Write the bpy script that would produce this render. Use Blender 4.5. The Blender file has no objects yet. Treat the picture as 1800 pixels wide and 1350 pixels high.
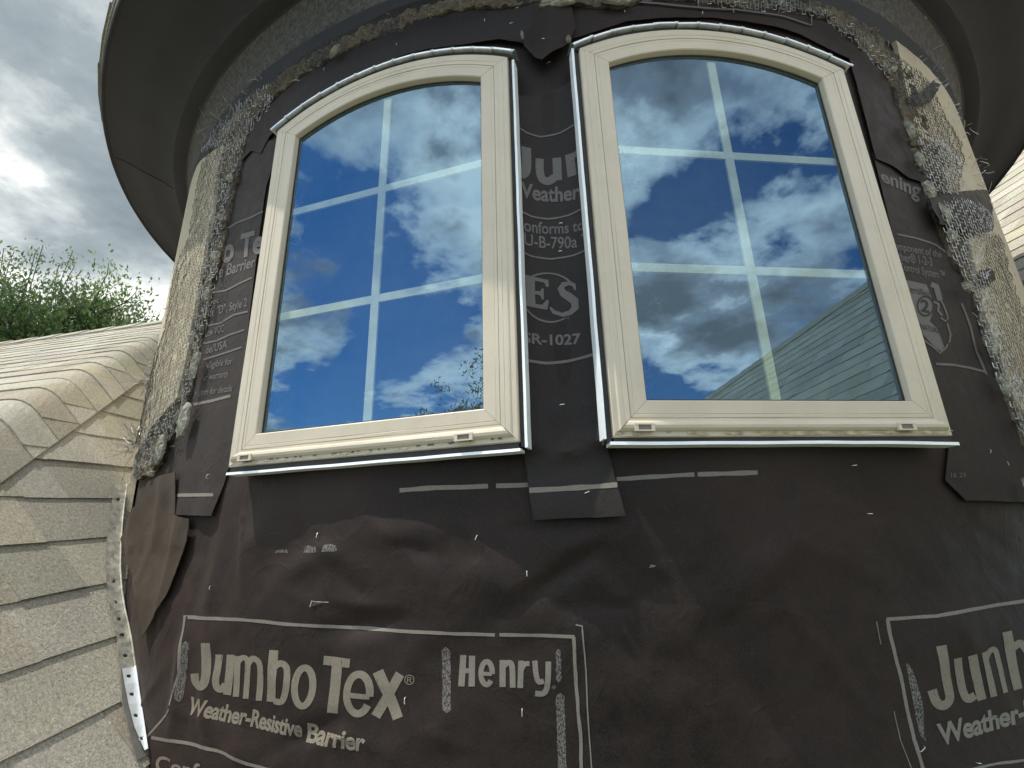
import bpy, bmesh, math, random
from mathutils import Vector, Matrix, noise
from mathutils.geometry import delaunay_2d_cdt
rnd = random.Random(7)
scn = bpy.context.scene
COL = scn.collection
R_ = math.radians

# ------------------------------------------------------------------ camera
PITCH, ROLL, FPX = R_(17.689), R_(-1.5447), 878.2
cF = Vector((0, math.cos(PITCH), math.sin(PITCH)))
_u = Vector((0, -math.sin(PITCH), math.cos(PITCH))); _r = Vector((1, 0, 0))
cR = _r*math.cos(ROLL) + _u*math.sin(ROLL)
cU = -_r*math.sin(ROLL) + _u*math.cos(ROLL)
cam_d = bpy.data.cameras.new('camera'); cam = bpy.data.objects.new('camera', cam_d); COL.objects.link(cam)
cam.matrix_world = Matrix((( cR.x, cU.x, -cF.x, 0), (cR.y, cU.y, -cF.y, 0), (cR.z, cU.z, -cF.z, 0), (0, 0, 0, 1)))
cam_d.sensor_width = 36; cam_d.lens = 36*FPX/1800; cam_d.clip_start = .02; cam_d.clip_end = 3000
scn.camera = cam

# ------------------------------------------------------------------ sun, sky, exposure
SUN = Vector((-.465, -.10, .88)).normalized()
sd = bpy.data.lights.new('sun', 'SUN'); sd.energy = 5.0; sd.angle = R_(.5); sd.color = (1, .94, .84)
so = bpy.data.objects.new('sun', sd); COL.objects.link(so)
so.rotation_euler = SUN.to_track_quat('Z', 'Y').to_euler(); so.location = (-5, -2, 12)
scn.view_settings.view_transform = 'Standard'; scn.view_settings.look = 'None'
scn.view_settings.exposure = -0.26; scn.view_settings.gamma = 1


def nd(nt, t, **kw):
    n = nt.nodes.new(t)
    for k, v in kw.items():
        if k[0] == 'i' and k[1:].isdigit(): n.inputs[int(k[1:])].default_value = v
        else:
            try: setattr(n, k, v)
            except Exception: n.inputs[k].default_value = v
    return n


def setin(n, **kw):
    for k, v in kw.items(): n.inputs[k.replace('_', ' ')].default_value = v
    return n


def ramp(nt, fac, stops):
    n = nt.nodes.new('ShaderNodeValToRGB'); e = n.color_ramp.elements
    e[0].position, e[0].color = stops[0][0], stops[0][1]
    e[1].position, e[1].color = stops[-1][0], stops[-1][1]
    for p, c in stops[1:-1]:
        x = e.new(p); x.color = c
    nt.links.new(fac, n.inputs[0]); return n


def g(v, a=1): return (v, v, v, a)


w = bpy.data.worlds.new('World'); scn.world = w; w.use_nodes = True
nt = w.node_tree; nt.nodes.clear(); L = nt.links.new
out = nd(nt, 'ShaderNodeOutputWorld'); bg = nd(nt, 'ShaderNodeBackground'); L(bg.outputs[0], out.inputs[0])
sky = nd(nt, 'ShaderNodeTexSky'); sky.sky_type = 'NISHITA'; sky.sun_disc = False
sky.sun_elevation = math.asin(SUN.z); sky.sun_rotation = math.atan2(SUN.x, SUN.y)
sky.air_density = 1.0; sky.dust_density = .3; sky.ozone_density = 2.5
tc = nd(nt, 'ShaderNodeTexCoord'); sep = nd(nt, 'ShaderNodeSeparateXYZ'); L(tc.outputs['Generated'], sep.inputs[0])
zz = nd(nt, 'ShaderNodeMath', operation='MAXIMUM', i1=0.0); L(sep.outputs[2], zz.inputs[0])
za = nd(nt, 'ShaderNodeMath', operation='ADD', i1=.22); L(zz.outputs[0], za.inputs[0])
dx = nd(nt, 'ShaderNodeMath', operation='DIVIDE'); L(sep.outputs[0], dx.inputs[0]); L(za.outputs[0], dx.inputs[1])
dy = nd(nt, 'ShaderNodeMath', operation='DIVIDE'); L(sep.outputs[1], dy.inputs[0]); L(za.outputs[0], dy.inputs[1])
cb = nd(nt, 'ShaderNodeCombineXYZ'); L(dx.outputs[0], cb.inputs[0]); L(dy.outputs[0], cb.inputs[1])
cb.inputs[2].default_value = 3.7
n1 = nd(nt, 'ShaderNodeTexNoise'); setin(n1, Scale=1.35, Detail=13.0, Roughness=.585, Distortion=.12); L(cb.outputs[0], n1.inputs['Vector'])
mp = nd(nt, 'ShaderNodeMapping'); mp.inputs['Location'].default_value = (.10, .13, .3); L(cb.outputs[0], mp.inputs[0])
n2 = nd(nt, 'ShaderNodeTexNoise'); setin(n2, Scale=2.3, Detail=7.0, Roughness=.6); L(mp.outputs[0], n2.inputs['Vector'])
# more cover towards the front-left (a big bank of cloud), less behind the camera
dot = nd(nt, 'ShaderNodeVectorMath', operation='DOT_PRODUCT'); L(tc.outputs['Generated'], dot.inputs[0]); dot.inputs[1].default_value = (-.45, .88, .10)
cov = nd(nt, 'ShaderNodeMapRange'); setin(cov, From_Min=-.1, From_Max=.7, To_Min=0.0, To_Max=.24); L(dot.outputs['Value'], cov.inputs[0])
addc = nd(nt, 'ShaderNodeMath', operation='ADD'); L(n1.outputs[0], addc.inputs[0]); L(cov.outputs[0], addc.inputs[1])
mask = ramp(nt, addc.outputs[0], [(.465, g(0)), (.50, g(.55)), (.56, g(1))])
# a cloud is white where thin and sunlit, grey at its heavy base
front = ramp(nt, n2.outputs[0], [(.32, (.33, .395, .44, 1)), (.44, (.48, .56, .60, 1)), (.52, (.82, .89, .91, 1)), (.60, (1.45, 1.47, 1.42, 1))])
backc = ramp(nt, n2.outputs[0], [(.40, (.62, .65, .70, 1)), (.52, (1.3, 1.34, 1.4, 1)), (.64, (3.8, 3.7, 3.4, 1))])
thk = nd(nt, 'ShaderNodeMapRange'); setin(thk, From_Min=.50, From_Max=.68, To_Min=.14, To_Max=-.12); L(n1.outputs[0], thk.inputs[0])
thn = nd(nt, 'ShaderNodeMath', operation='ADD'); L(n2.outputs[0], thn.inputs[0]); L(thk.outputs[0], thn.inputs[1]); L(thn.outputs[0], backc.inputs[0])
fb = nd(nt, 'ShaderNodeMapRange'); setin(fb, From_Min=-.15, From_Max=.45); L(dot.outputs['Value'], fb.inputs[0])
lowz = nd(nt, 'ShaderNodeMapRange'); setin(lowz, From_Min=.30, From_Max=.70, To_Min=.10, To_Max=-.06); L(sep.outputs[2], lowz.inputs[0])
n2l = nd(nt, 'ShaderNodeMath', operation='ADD'); L(n2.outputs[0], n2l.inputs[0]); L(lowz.outputs[0], n2l.inputs[1]); L(n2l.outputs[0], front.inputs[0])
cc = nd(nt, 'ShaderNodeMix', data_type='RGBA'); L(fb.outputs[0], cc.inputs[0]); L(backc.outputs[0], cc.inputs[6]); L(front.outputs[0], cc.inputs[7])
skm = nd(nt, 'ShaderNodeMix', data_type='RGBA', blend_type='MULTIPLY'); skm.inputs[0].default_value = 1; skm.inputs[7].default_value = (.10, .215, .275, 1)
L(sky.outputs[0], skm.inputs[6])
mix = nd(nt, 'ShaderNodeMix', data_type='RGBA'); L(mask.outputs[0], mix.inputs[0]); L(skm.outputs[2], mix.inputs[6]); L(cc.outputs[2], mix.inputs[7])
L(mix.outputs[2], bg.inputs[0]); bg.inputs[1].default_value = 1.0


# ------------------------------------------------------------------ materials
def mat(name, build):
    m = bpy.data.materials.new(name); m.use_nodes = True
    nt = m.node_tree; nt.nodes.clear()
    o = nd(nt, 'ShaderNodeOutputMaterial'); b = nd(nt, 'ShaderNodeBsdfPrincipled'); nt.links.new(b.outputs[0], o.inputs[0])
    build(nt, b, o); return m


def coords(nt, kind='Object', scale=(1, 1, 1)):
    t = nd(nt, 'ShaderNodeTexCoord'); m = nd(nt, 'ShaderNodeMapping'); m.inputs['Scale'].default_value = scale
    nt.links.new(t.outputs[kind], m.inputs[0]); return m.outputs[0]


def noi(nt, vec, scale, detail=4, rough=.55, dist=0):
    n = nd(nt, 'ShaderNodeTexNoise'); setin(n, Scale=float(scale), Detail=float(detail), Roughness=rough, Distortion=dist)
    nt.links.new(vec, n.inputs['Vector']); return n.outputs[0]


def mixc(nt, f, a, b, blend='MIX'):
    n = nd(nt, 'ShaderNodeMix', data_type='RGBA', blend_type=blend)
    for s, v in ((0, f), (6, a), (7, b)):
        if hasattr(v, 'links'): nt.links.new(v, n.inputs[s])
        else: n.inputs[s].default_value = v
    return n.outputs[2]


def bump(nt, b, h, dist, strength=1.0):
    n = nd(nt, 'ShaderNodeBump'); n.inputs['Distance'].default_value = dist; n.inputs['Strength'].default_value = strength
    nt.links.new(h, n.inputs['Height']); nt.links.new(n.outputs[0], b.inputs['Normal']); return n


def simple(name, col, rough=.6, metal=0, var=.25, scale=20, bd=0, bs=80, spec=.5):
    def f(nt, b, o):
        v = coords(nt)
        n = noi(nt, v, scale, 6)
        r = ramp(nt, n, [(.3, (*[c*(1-var) for c in col], 1)), (.7, (*[min(1, c*(1+var)) for c in col], 1))])
        nt.links.new(r.outputs[0], b.inputs['Base Color'])
        b.inputs['Roughness'].default_value = rough; b.inputs['Metallic'].default_value = metal
        b.inputs['Specular IOR Level'].default_value = spec
        if bd: bump(nt, b, noi(nt, v, bs, 4), bd)
    return mat(name, f)


def f_felt(dark, warm):
    def f(nt, b, o):
        v = coords(nt)
        big = noi(nt, v, 2.2, 5, .6); fine = noi(nt, v, 420, 3, .7); mid = noi(nt, v, 28, 5, .65)
        c = mixc(nt, ramp(nt, big, [(.38, g(0)), (.62, g(1))]).outputs[0], (*dark, 1), (*warm, 1))
        c = mixc(nt, ramp(nt, mid, [(.35, g(0)), (.75, g(.35))]).outputs[0], c, (*[x*1.9 for x in warm], 1))
        c = mixc(nt, ramp(nt, fine, [(.5, g(0)), (.78, g(.55))]).outputs[0], c, (*[x*2.8+.006 for x in warm], 1))
        # scuffs and chalky specks
        sc = noi(nt, coords(nt, scale=(9, 9, 60)), 3, 6, .75)
        c = mixc(nt, ramp(nt, sc, [(.68, g(0)), (.80, g(.35))]).outputs[0], c, (.14, .13, .12, 1))
        nt.links.new(c, b.inputs['Base Color'])
        rr = ramp(nt, mid, [(.3, g(.50)), (.7, g(.72))]); nt.links.new(rr.outputs[0], b.inputs['Roughness'])
        b.inputs['Specular IOR Level'].default_value = .22; b.inputs['Sheen Weight'].default_value = .05; b.inputs['Sheen Roughness'].default_value = .5; b.inputs['Sheen Tint'].default_value = (1, .78, .72, 1)
        add = nd(nt, 'ShaderNodeMath', operation='MULTIPLY_ADD', i1=.35); nt.links.new(fine, add.inputs[0]); nt.links.new(mid, add.inputs[2])
        wr_ = noi(nt, v, 5.5, 4, .5, .8); ab = nd(nt, 'ShaderNodeMath', operation='SUBTRACT', i1=.5); nt.links.new(wr_, ab.inputs[0])
        ab2 = nd(nt, 'ShaderNodeMath', operation='ABSOLUTE'); nt.links.new(ab.outputs[0], ab2.inputs[0])
        rg = ramp(nt, ab2.outputs[0], [(0.0, g(1)), (.035, g(.25)), (.09, g(0))])
        b0 = nd(nt, 'ShaderNodeBump'); b0.inputs['Distance'].default_value = .0016; b0.inputs['Strength'].default_value = .32; nt.links.new(rg.outputs[0], b0.inputs['Height'])
        bn = bump(nt, b, add.outputs[0], .0022, .55); nt.links.new(b0.outputs[0], bn.inputs['Normal'])
    return f


M = {}
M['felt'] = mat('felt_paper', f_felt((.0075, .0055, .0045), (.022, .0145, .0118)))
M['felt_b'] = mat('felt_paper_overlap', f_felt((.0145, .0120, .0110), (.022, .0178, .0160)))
M['felt_lit'] = mat('felt_paper_sunlit_tone', f_felt((.026, .0205, .0145), (.046, .035, .0245)))  # felt with sunlit brightness put into its base colour


def f_ink(col, thr, sx=30, sz=5):
    def f(nt, b, o):
        v = coords(nt)
        a = noi(nt, coords(nt, scale=(sx, sx, sz)), 4, 4, .7); fn = noi(nt, v, 300, 3, .8)
        c = mixc(nt, ramp(nt, fn, [(.3, g(0)), (.7, g(1))]).outputs[0], (*[x*.75 for x in col], 1), (*[x*1.2 for x in col], 1))
        nt.links.new(c, b.inputs['Base Color']); b.inputs['Roughness'].default_value = .75
        m = nd(nt, 'ShaderNodeMath', operation='MULTIPLY_ADD', i1=.22); nt.links.new(fn, m.inputs[0]); nt.links.new(a, m.inputs[2])
        al = ramp(nt, m.outputs[0], [(thr, g(1)), (thr+.05, g(.12))])
        nt.links.new(al.outputs[0], b.inputs['Alpha'])
    return f


M['ink'] = mat('printed_ink', f_ink((.20, .172, .130), .745, 70, 9))
M['ink_dim'] = mat('printed_ink_faint', f_ink((.135, .125, .118), .82, 14, 6))
M['ink_line'] = mat('printed_ink_line', f_ink((.19, .17, .14), .80, 20, 4))
M['smudge'] = mat('printed_ink_smudge', f_ink((.16, .145, .13), .60, 120, 60))


def f_paint(nt, b, o):
    v = coords(nt)
    st = noi(nt, v, 6, 6, .6); fn = noi(nt, v, 90, 5, .7)
    c = mixc(nt, ramp(nt, st, [(.35, g(0)), (.7, g(1))]).outputs[0], (.59, .515, .395, 1), (.66, .58, .455, 1))
    # grime flecks and bare primer where paint has lifted
    c = mixc(nt, ramp(nt, fn, [(.70, g(0)), (.78, g(.5))]).outputs[0], c, (.36, .29, .20, 1))
    streak = noi(nt, coords(nt, scale=(40, 40, 2)), 3, 4, .6)
    c = mixc(nt, ramp(nt, streak, [(.62, g(0)), (.8, g(.35))]).outputs[0], c, (.45, .40, .31, 1))
    nt.links.new(c, b.inputs['Base Color']); b.inputs['Roughness'].default_value = .42
    bump(nt, b, fn, .0006, .5)


M['paint'] = mat('cream_window_paint', f_paint)
M['bare'] = simple('weathered_bare_paint', (.50, .41, .28), .8, var=.4, scale=60, bd=.002)
M['paint_flake'] = simple('lifted_paint_flake', (.66, .60, .48), .6, var=.15)
M['gasket'] = simple('gasket_and_gap_shade', (.03, .028, .026), .7)  # also colours the strips that stand in for gap shade
M['weep'] = simple('weep_slot_grey', (.16, .14, .12), .7)
M['grille'] = simple('grille_bar_white', (.50, .49, .37), .5, var=.12)
M['inside'] = simple('dim_interior', (.05, .055, .065), .9)


def f_galv(nt, b, o):
    v = coords(nt); n = noi(nt, v, 25, 5, .7)
    c = ramp(nt, n, [(.35, (.62, .67, .70, 1)), (.65, (.88, .91, .92, 1))]); nt.links.new(c.outputs[0], b.inputs['Base Color'])
    b.inputs['Metallic'].default_value = .75
    r = ramp(nt, n, [(.3, g(.28)), (.7, g(.48))]); nt.links.new(r.outputs[0], b.inputs['Roughness'])
    bump(nt, b, noi(nt, v, 60, 3), .0008, .5)


M['galv'] = mat('galvanised_metal', f_galv)
M['galv_bright'] = simple('bright_metal_edge', (.88, .93, .95), .45, metal=.1, var=.08, scale=9, bd=.0006, bs=30)
M['galv_old'] = simple('dusty_galvanised_metal', (.50, .49, .42), .55, metal=.35, var=.4, scale=40, bd=.0015, bs=60)
M['wire'] = simple('lath_wire', (.42, .41, .38), .42, metal=.6, var=.5, scale=70)
M['wire_dark'] = simple('rusty_lath_wire', (.075, .065, .052), .6, metal=.3, var=.5, scale=50)
M['staple'] = simple('staple_steel', (.85, .86, .86), .3, metal=.5, var=.1)


def f_glass(nt, b, o):
    nt.nodes.remove(b)
    v = coords(nt)
    tr = nd(nt, 'ShaderNodeBsdfTransparent'); tr.inputs[0].default_value = (.88, .95, .86, 1)
    gl = nd(nt, 'ShaderNodeBsdfGlossy'); gl.inputs['Color'].default_value = (.46, .74, 1, 1); gl.inputs['Roughness'].default_value = .0
    wv = nd(nt, 'ShaderNodeBump'); wv.inputs['Distance'].default_value = .0004; wv.inputs['Strength'].default_value = .25
    nt.links.new(noi(nt, v, 5, 1), wv.inputs['Height']); nt.links.new(wv.outputs[0], gl.inputs['Normal'])
    mx = nd(nt, 'ShaderNodeMixShader'); mx.inputs[0].default_value = .215
    nt.links.new(tr.outputs[0], mx.inputs[1]); nt.links.new(gl.outputs[0], mx.inputs[2])
    df = nd(nt, 'ShaderNodeBsdfDiffuse'); df.inputs[0].default_value = (.62, .70, .74, 1)
    # film of dust plus dried spatter, heavier towards the left jamb and the bottom
    ge = nd(nt, 'ShaderNodeTexCoord'); s = nd(nt, 'ShaderNodeSeparateXYZ'); nt.links.new(ge.outputs['Object'], s.inputs[0])
    vo = nd(nt, 'ShaderNodeTexVoronoi'); setin(vo, Scale=210.0, Randomness=1.0); nt.links.new(v, vo.inputs['Vector'])
    dots = ramp(nt, vo.outputs['Distance'], [(.14, g(1)), (.26, g(0))])
    edge = nd(nt, 'ShaderNodeMapRange'); setin(edge, From_Min=-.31, From_Max=-.10, To_Min=.62, To_Max=.20); nt.links.new(s.outputs[0], edge.inputs[0])
    pn = noi(nt, v, 7, 5, .7)
    mul = nd(nt, 'ShaderNodeMath', operation='MULTIPLY'); nt.links.new(pn, mul.inputs[0]); nt.links.new(edge.outputs[0], mul.inputs[1])
    sel = ramp(nt, mul.outputs[0], [(.21, g(0)), (.36, g(.8))])
    m2 = nd(nt, 'ShaderNodeMath', operation='MULTIPLY'); nt.links.new(dots.outputs[0], m2.inputs[0]); nt.links.new(sel.outputs[0], m2.inputs[1])
    film = ramp(nt, noi(nt, v, 3, 6, .6), [(.35, g(.015)), (.75, g(.05))])
    ad = nd(nt, 'ShaderNodeMath', operation='ADD'); nt.links.new(m2.outputs[0], ad.inputs[0]); nt.links.new(film.outputs[0], ad.inputs[1])
    mx2 = nd(nt, 'ShaderNodeMixShader'); nt.links.new(ad.outputs[0], mx2.inputs[0])
    nt.links.new(mx.outputs[0], mx2.inputs[1]); nt.links.new(df.outputs[0], mx2.inputs[2])
    nt.links.new(mx2.outputs[0], o.inputs[0])


M['glass'] = mat('reflective_window_glass', f_glass)


def f_stucco(nt, b, o):
    v = coords(nt)
    fn = noi(nt, v, 170, 5, .7); bg_ = noi(nt, v, 4, 5, .6)
    c = mixc(nt, ramp(nt, bg_, [(.35, g(0)), (.7, g(1))]).outputs[0], (.43, .375, .27, 1), (.54, .475, .345, 1))
    c = mixc(nt, ramp(nt, fn, [(.56, g(0)), (.72, g(.55))]).outputs[0], c, (.25, .20, .13, 1))
    vo = nd(nt, 'ShaderNodeTexVoronoi'); setin(vo, Scale=16.0); nt.links.new(v, vo.inputs['Vector'])
    c = mixc(nt, ramp(nt, vo.outputs['Distance'], [(.08, g(.8)), (.12, g(0))]).outputs[0], c, (.12, .11, .095, 1))
    nt.links.new(c, b.inputs['Base Color']); b.inputs['Roughness'].default_value = .95
    bump(nt, b, fn, .002, .6)


M['stucco'] = mat('cream_stucco_base', f_stucco)


def f_scratch(nt, b, o):
    v = coords(nt)
    n = noi(nt, v, 60, 6, .75); n2_ = noi(nt, v, 7, 5)
    c = ramp(nt, n, [(.30, (.012, .011, .010, 1)), (.48, (.065, .058, .047, 1)), (.62, (.19, .17, .13, 1)), (.8, (.32, .29, .22, 1))])
    c2 = mixc(nt, ramp(nt, n2_, [(.42, g(0)), (.62, g(.75))]).outputs[0], c.outputs[0], (.20, .15, .09, 1), 'MIX')
    nt.links.new(c2, b.inputs['Base Color']); b.inputs['Roughness'].default_value = .95
    bump(nt, b, n, .009, 1)


M['scratch'] = mat('torn_scratch_coat', f_scratch)
M['mortar'] = simple('grey_mortar_chip', (.33, .315, .25), .95, var=.45, scale=45, bd=.006, bs=70)
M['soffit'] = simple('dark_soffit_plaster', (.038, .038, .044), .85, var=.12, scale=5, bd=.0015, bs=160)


def f_dash(nt, b, o):
    v = coords(nt)
    vo = nd(nt, 'ShaderNodeTexVoronoi'); setin(vo, Scale=95.0); nt.links.new(v, vo.inputs['Vector'])
    n = noi(nt, v, 60, 5, .7)
    c = mixc(nt, ramp(nt, n, [(.35, g(0)), (.65, g(1))]).outputs[0], (.062, .057, .053, 1), (.15, .138, .125, 1))
    nt.links.new(c, b.inputs['Base Color']); b.inputs['Roughness'].default_value = .95
    m = nd(nt, 'ShaderNodeMath', operation='ADD'); nt.links.new(vo.outputs['Distance'], m.inputs[0]); nt.links.new(n, m.inputs[1])
    bump(nt, b, m.outputs[0], .007, 1)


M['dash'] = mat('rough_dash_plaster', f_dash)


def f_shingle(nt, b, o):
    v = coords(nt)
    at = nd(nt, 'ShaderNodeAttribute'); at.attribute_name = 'tone'
    gr = noi(nt, v, 330, 3, .75); gr2 = noi(nt, v, 120, 4, .7); bl = noi(nt, v, 3.5, 5, .65)
    gm = nd(nt, 'ShaderNodeMath', operation='MULTIPLY_ADD', i1=.5); nt.links.new(gr2, gm.inputs[0]); gh = nd(nt, 'ShaderNodeMath', operation='MULTIPLY', i1=.5); nt.links.new(gr, gh.inputs[0]); nt.links.new(gh.outputs[0], gm.inputs[2])
    c = ramp(nt, gm.outputs[0], [(.28, (.10, .085, .06, 1)), (.42, (.365, .34, .28, 1)), (.55, (.60, .565, .475, 1)), (.70, (.92, .89, .79, 1))]).outputs[0]
    c = mixc(nt, .8, c, at.outputs['Color'], 'MULTIPLY')
    c = mixc(nt, ramp(nt, bl, [(.40, g(0)), (.75, g(.45))]).outputs[0], c, (.30, .29, .25, 1))
    nt.links.new(c, b.inputs['Base Color']); b.inputs['Roughness'].default_value = .93; b.inputs['Specular IOR Level'].default_value = .25
    m = nd(nt, 'ShaderNodeMath', operation='MULTIPLY_ADD', i1=.8); nt.links.new(gr2, m.inputs[0]); nt.links.new(gr, m.inputs[2])
    bump(nt, b, m.outputs[0], .0040, .9)


M['shingle'] = mat('granule_shingle', f_shingle)
M['lead'] = simple('grey_step_flashing', (.17, .165, .15), .7, var=.25, scale=12, bd=.001)
M['deck'] = simple('roof_deck_dark', (.04, .036, .03), .9)


def f_leaf(c1, c2):
    def f(nt, b, o):
        at = nd(nt, 'ShaderNodeAttribute'); at.attribute_name = 'tone'
        c = mixc(nt, at.outputs['Fac'], (*c1, 1), (*c2, 1)); nt.links.new(c, b.inputs['Base Color'])
        b.inputs['Roughness'].default_value = .38
        t = nd(nt, 'ShaderNodeBsdfTranslucent'); nt.links.new(c, t.inputs[0])
        m = nd(nt, 'ShaderNodeMixShader'); m.inputs[0].default_value = .35
        nt.links.new(b.outputs[0], m.inputs[1]); nt.links.new(t.outputs[0], m.inputs[2]); nt.links.new(m.outputs[0], o.inputs[0])
    return f


M['leaf'] = mat('oak_leaf_green', f_leaf((.055, .105, .032), (.27, .37, .12)))
M['leaf_b'] = mat('oak_leaf_fresh', f_leaf((.055, .13, .035), (.22, .33, .10)))
M['bark'] = simple('bark', (.10, .08, .06), .9, var=.4, scale=30, bd=.01)
M['ground'] = simple('lawn_ground', (.07, .085, .04), .95, var=.4, scale=1)
M['siding'] = simple('grey_wall_siding', (.18, .18, .18), .8)


# ------------------------------------------------------------------ object helpers
def tag(o, label=None, cat=None, group=None, kind=None):
    for k, v in (('label', label), ('category', cat), ('group', group), ('kind', kind)):
        if v: o[k] = v
    return o


def mesh_obj(name, bm, m, parent=None, smooth=False):
    me = bpy.data.meshes.new(name)
    bm.normal_update(); bm.to_mesh(me); bm.free()
    me.materials.append(m)
    if smooth:
        for p in me.polygons: p.use_smooth = True
    o = bpy.data.objects.new(name, me); COL.objects.link(o)
    if parent: o.parent = parent
    return o


def to_parent(o):
    o.location = o.location-o.parent.location; return o


def empty(name, loc=(0, 0, 0), rz=0):
    o = bpy.data.objects.new(name, None); COL.objects.link(o); o.location = loc; o.rotation_euler = (0, 0, rz)
    o.empty_display_size = .1; return o


# ------------------------------------------------------------------ turret surface: (theta deg, z) <-> space
AX, AY, R0, D0 = .3322, 3.2885, 2.235, 2.2648


def fbm(x, y, z, s, oct=4):
    return noise.fractal(Vector((x*s, y*s, z*s)), 1.0, 2.0, oct)


BUMPS = [  # theta, z, sigma along (m), sigma z (m), amplitude, tilt
    (-21.5, -.035, .075, .03, .009, .3), (-25.5, .02, .05, .08, .009, 0), (-17.2, -.155, .09, .022, -.012, .15),
    (-10.5, -.065, .10, .045, .010, -.3), (-6.0, -.055, .09, .022, -.012, .6), (-4.5, .00, .08, .03, .009, .2),
    (-14.0, .03, .12, .03, .007, 0), (2, -.10, .18, .05, .008, .5), (-29, -.07, .03, .12, .010, -.2),
    (-20, -.36, .08, .018, -.008, .4), (-24.5, -.41, .05, .03, .008, 0), (9, .0, .10, .06, .006, 0), (14, -.2, .14, .07, .008, .3),
    (-31.0, -.28, .02, .10, .010, -.3), (-12.5, -.32, .10, .05, .008, .4), (-2, -.28, .12, .05, .006, -.3),
    (-34, .02, .03, .10, .010, 0), (-6.0, .27, .02, .03, .006, 0), (-5.2, .19, .05, .02, .008, .3)]


def pixdir(x, y): return cF*FPX+cR*(x-900)+cU*(675-y)


def S0(x, y):
    d = pixdir(x, y); a = d.x*d.x+d.y*d.y; b = -2*(d.x*AX+d.y*AY); c = AX*AX+AY*AY-R0*R0; q = max(0, b*b-4*a*c)
    p = d*((-b-math.sqrt(q))/2/a); return (math.degrees(math.atan2(p.x-AX, AY-p.y))*R0*.01745, p.z)


CREASE = []          # sharp folds: (a, b in metres, width, height)
def _mkcreases():
    for (x0, y0, x1, y1, w_, h_) in [
        (582, 1060, 760, 1075, .012, .006), (582, 1062, 700, 1120, .014, -.006), (550, 1062, 440, 1010, .012, .004),
        (1110, 1064, 985, 955, .016, .007), (1110, 1066, 900, 1060, .018, -.007), (1112, 1062, 1075, 950, .012, -.004),
        (427, 905, 432, 1070, .007, .006), (300, 1095, 322, 930, .010, .005), (345, 1090, 372, 935, .012, -.004), (262, 1240, 350, 1100, .012, .006),
        (605, 1292, 690, 1325, .008, .006), (605, 1292, 540, 1330, .010, .005), (560, 960, 640, 1005, .022, .007), (700, 960, 820, 985, .020, -.006),
        (640, 1045, 560, 985, .016, -.006), (840, 950, 905, 1010, .014, .005), (1150, 995, 1260, 1060, .016, .004), (900, 930, 1010, 930, .010, -.005),
        (310, 1240, 420, 1285, .010, .007), (352, 1190, 330, 1300, .010, -.005), (760, 1290, 900, 1340, .016, .005), (1190, 1190, 1300, 1330, .020, .004),
        (1400, 950, 1530, 1010, .016, .004), (1500, 910, 1640, 900, .012, -.004), (1660, 980, 1750, 930, .014, .004), (1330, 1080, 1480, 1050, .020, .004)]:
        a, b = S0(x0, y0), S0(x1, y1); CREASE.append((a[0], a[1], b[0], b[1], w_, h_))


def crease_sum(u, z):
    s = 0
    for ax_, az_, bx_, bz_, w_, h_ in CREASE:
        dx_, dz_ = bx_-ax_, bz_-az_; L2 = dx_*dx_+dz_*dz_; t = ((u-ax_)*dx_+(z-az_)*dz_)/L2
        tc_ = min(1, max(0, t)); d = math.hypot(u-ax_-tc_*dx_, z-az_-tc_*dz_); ww = w_*(.5+1.4*tc_)
        if d < 4*ww: s += h_*math.exp(-d/ww)*(1-.75*tc_)
    return s


def disp(t, z):
    a = R_(t)*R0
    low = 1/(1+math.exp((z-.12)/.05))
    d = .0022*fbm(a, 0, z, 3.0) + low*(.0050*fbm(a+5, 1, z*1.5, 2.6, 3)+.0016*fbm(a, 4, z, 14, 3)) + .0009*fbm(a, 9, z, 11, 3)
    # sharp creases (ridged noise) in the loose paper
    rdg = 1-abs(noise.noise(Vector((a*5.0+z*2, 3.3, z*4.0))))*2
    d += low*.0022*max(0, rdg-.55)*3
    if z < .16: d += crease_sum(a, z)
    if t < -24 and z < .0: d += .020*min(1, (-24-t)/10)*min(1, -z/.12)          # the skirt kicks out over the roof
    for (t0, z0, sa, sz, am, tl) in BUMPS:
        u = (t-t0)*R0*.01745; v = (z-z0)
        if abs(u) > 3.2*sa+.1 or abs(v) > .4: continue
        vv = v-tl*u
        d += am*math.exp(-(u/sa)**2-(vv/sz)**2)
    return d


def P3(t, z, off=0.0, flat=False):
    r = R0+off+(0 if flat else disp(t, z)); a = R_(t)
    return Vector((AX+r*math.sin(a), AY-r*math.cos(a), z))


def S(x, y, R=R0):
    """photo pixel -> (theta, z) on the turret cylinder of radius R"""
    d = pixdir(x, y); a = d.x*d.x+d.y*d.y; b = -2*(d.x*AX+d.y*AY); c = AX*AX+AY*AY-R*R; q = b*b-4*a*c
    if q < 0: t = -b/2/a
    else: t = (-b-math.sqrt(q))/2/a
    p = d*t; return (math.degrees(math.atan2(p.x-AX, AY-p.y)), p.z)


K = R0*math.pi/180
_mkcreases()
GU, GZ, GT0, GZ0 = .010/K, .010, -70.0, -.62
_gc = {}


def _g(i, j):
    if (i, j) not in _gc: _gc[(i, j)] = P3(GT0+i*GU, GZ0+j*GZ)
    return _gc[(i, j)]


def PG(t, z, off):
    """point just off the base sheet's own facets"""
    x = (t-GT0)/GU; y = (z-GZ0)/GZ; i = math.floor(x); j = math.floor(y); x -= i; y -= j
    p = _g(i, j).lerp(_g(i+1, j), x).lerp(_g(i, j+1).lerp(_g(i+1, j+1), x), y); a = R_(t)
    return p+Vector((math.sin(a), -math.cos(a), 0))*off


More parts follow.
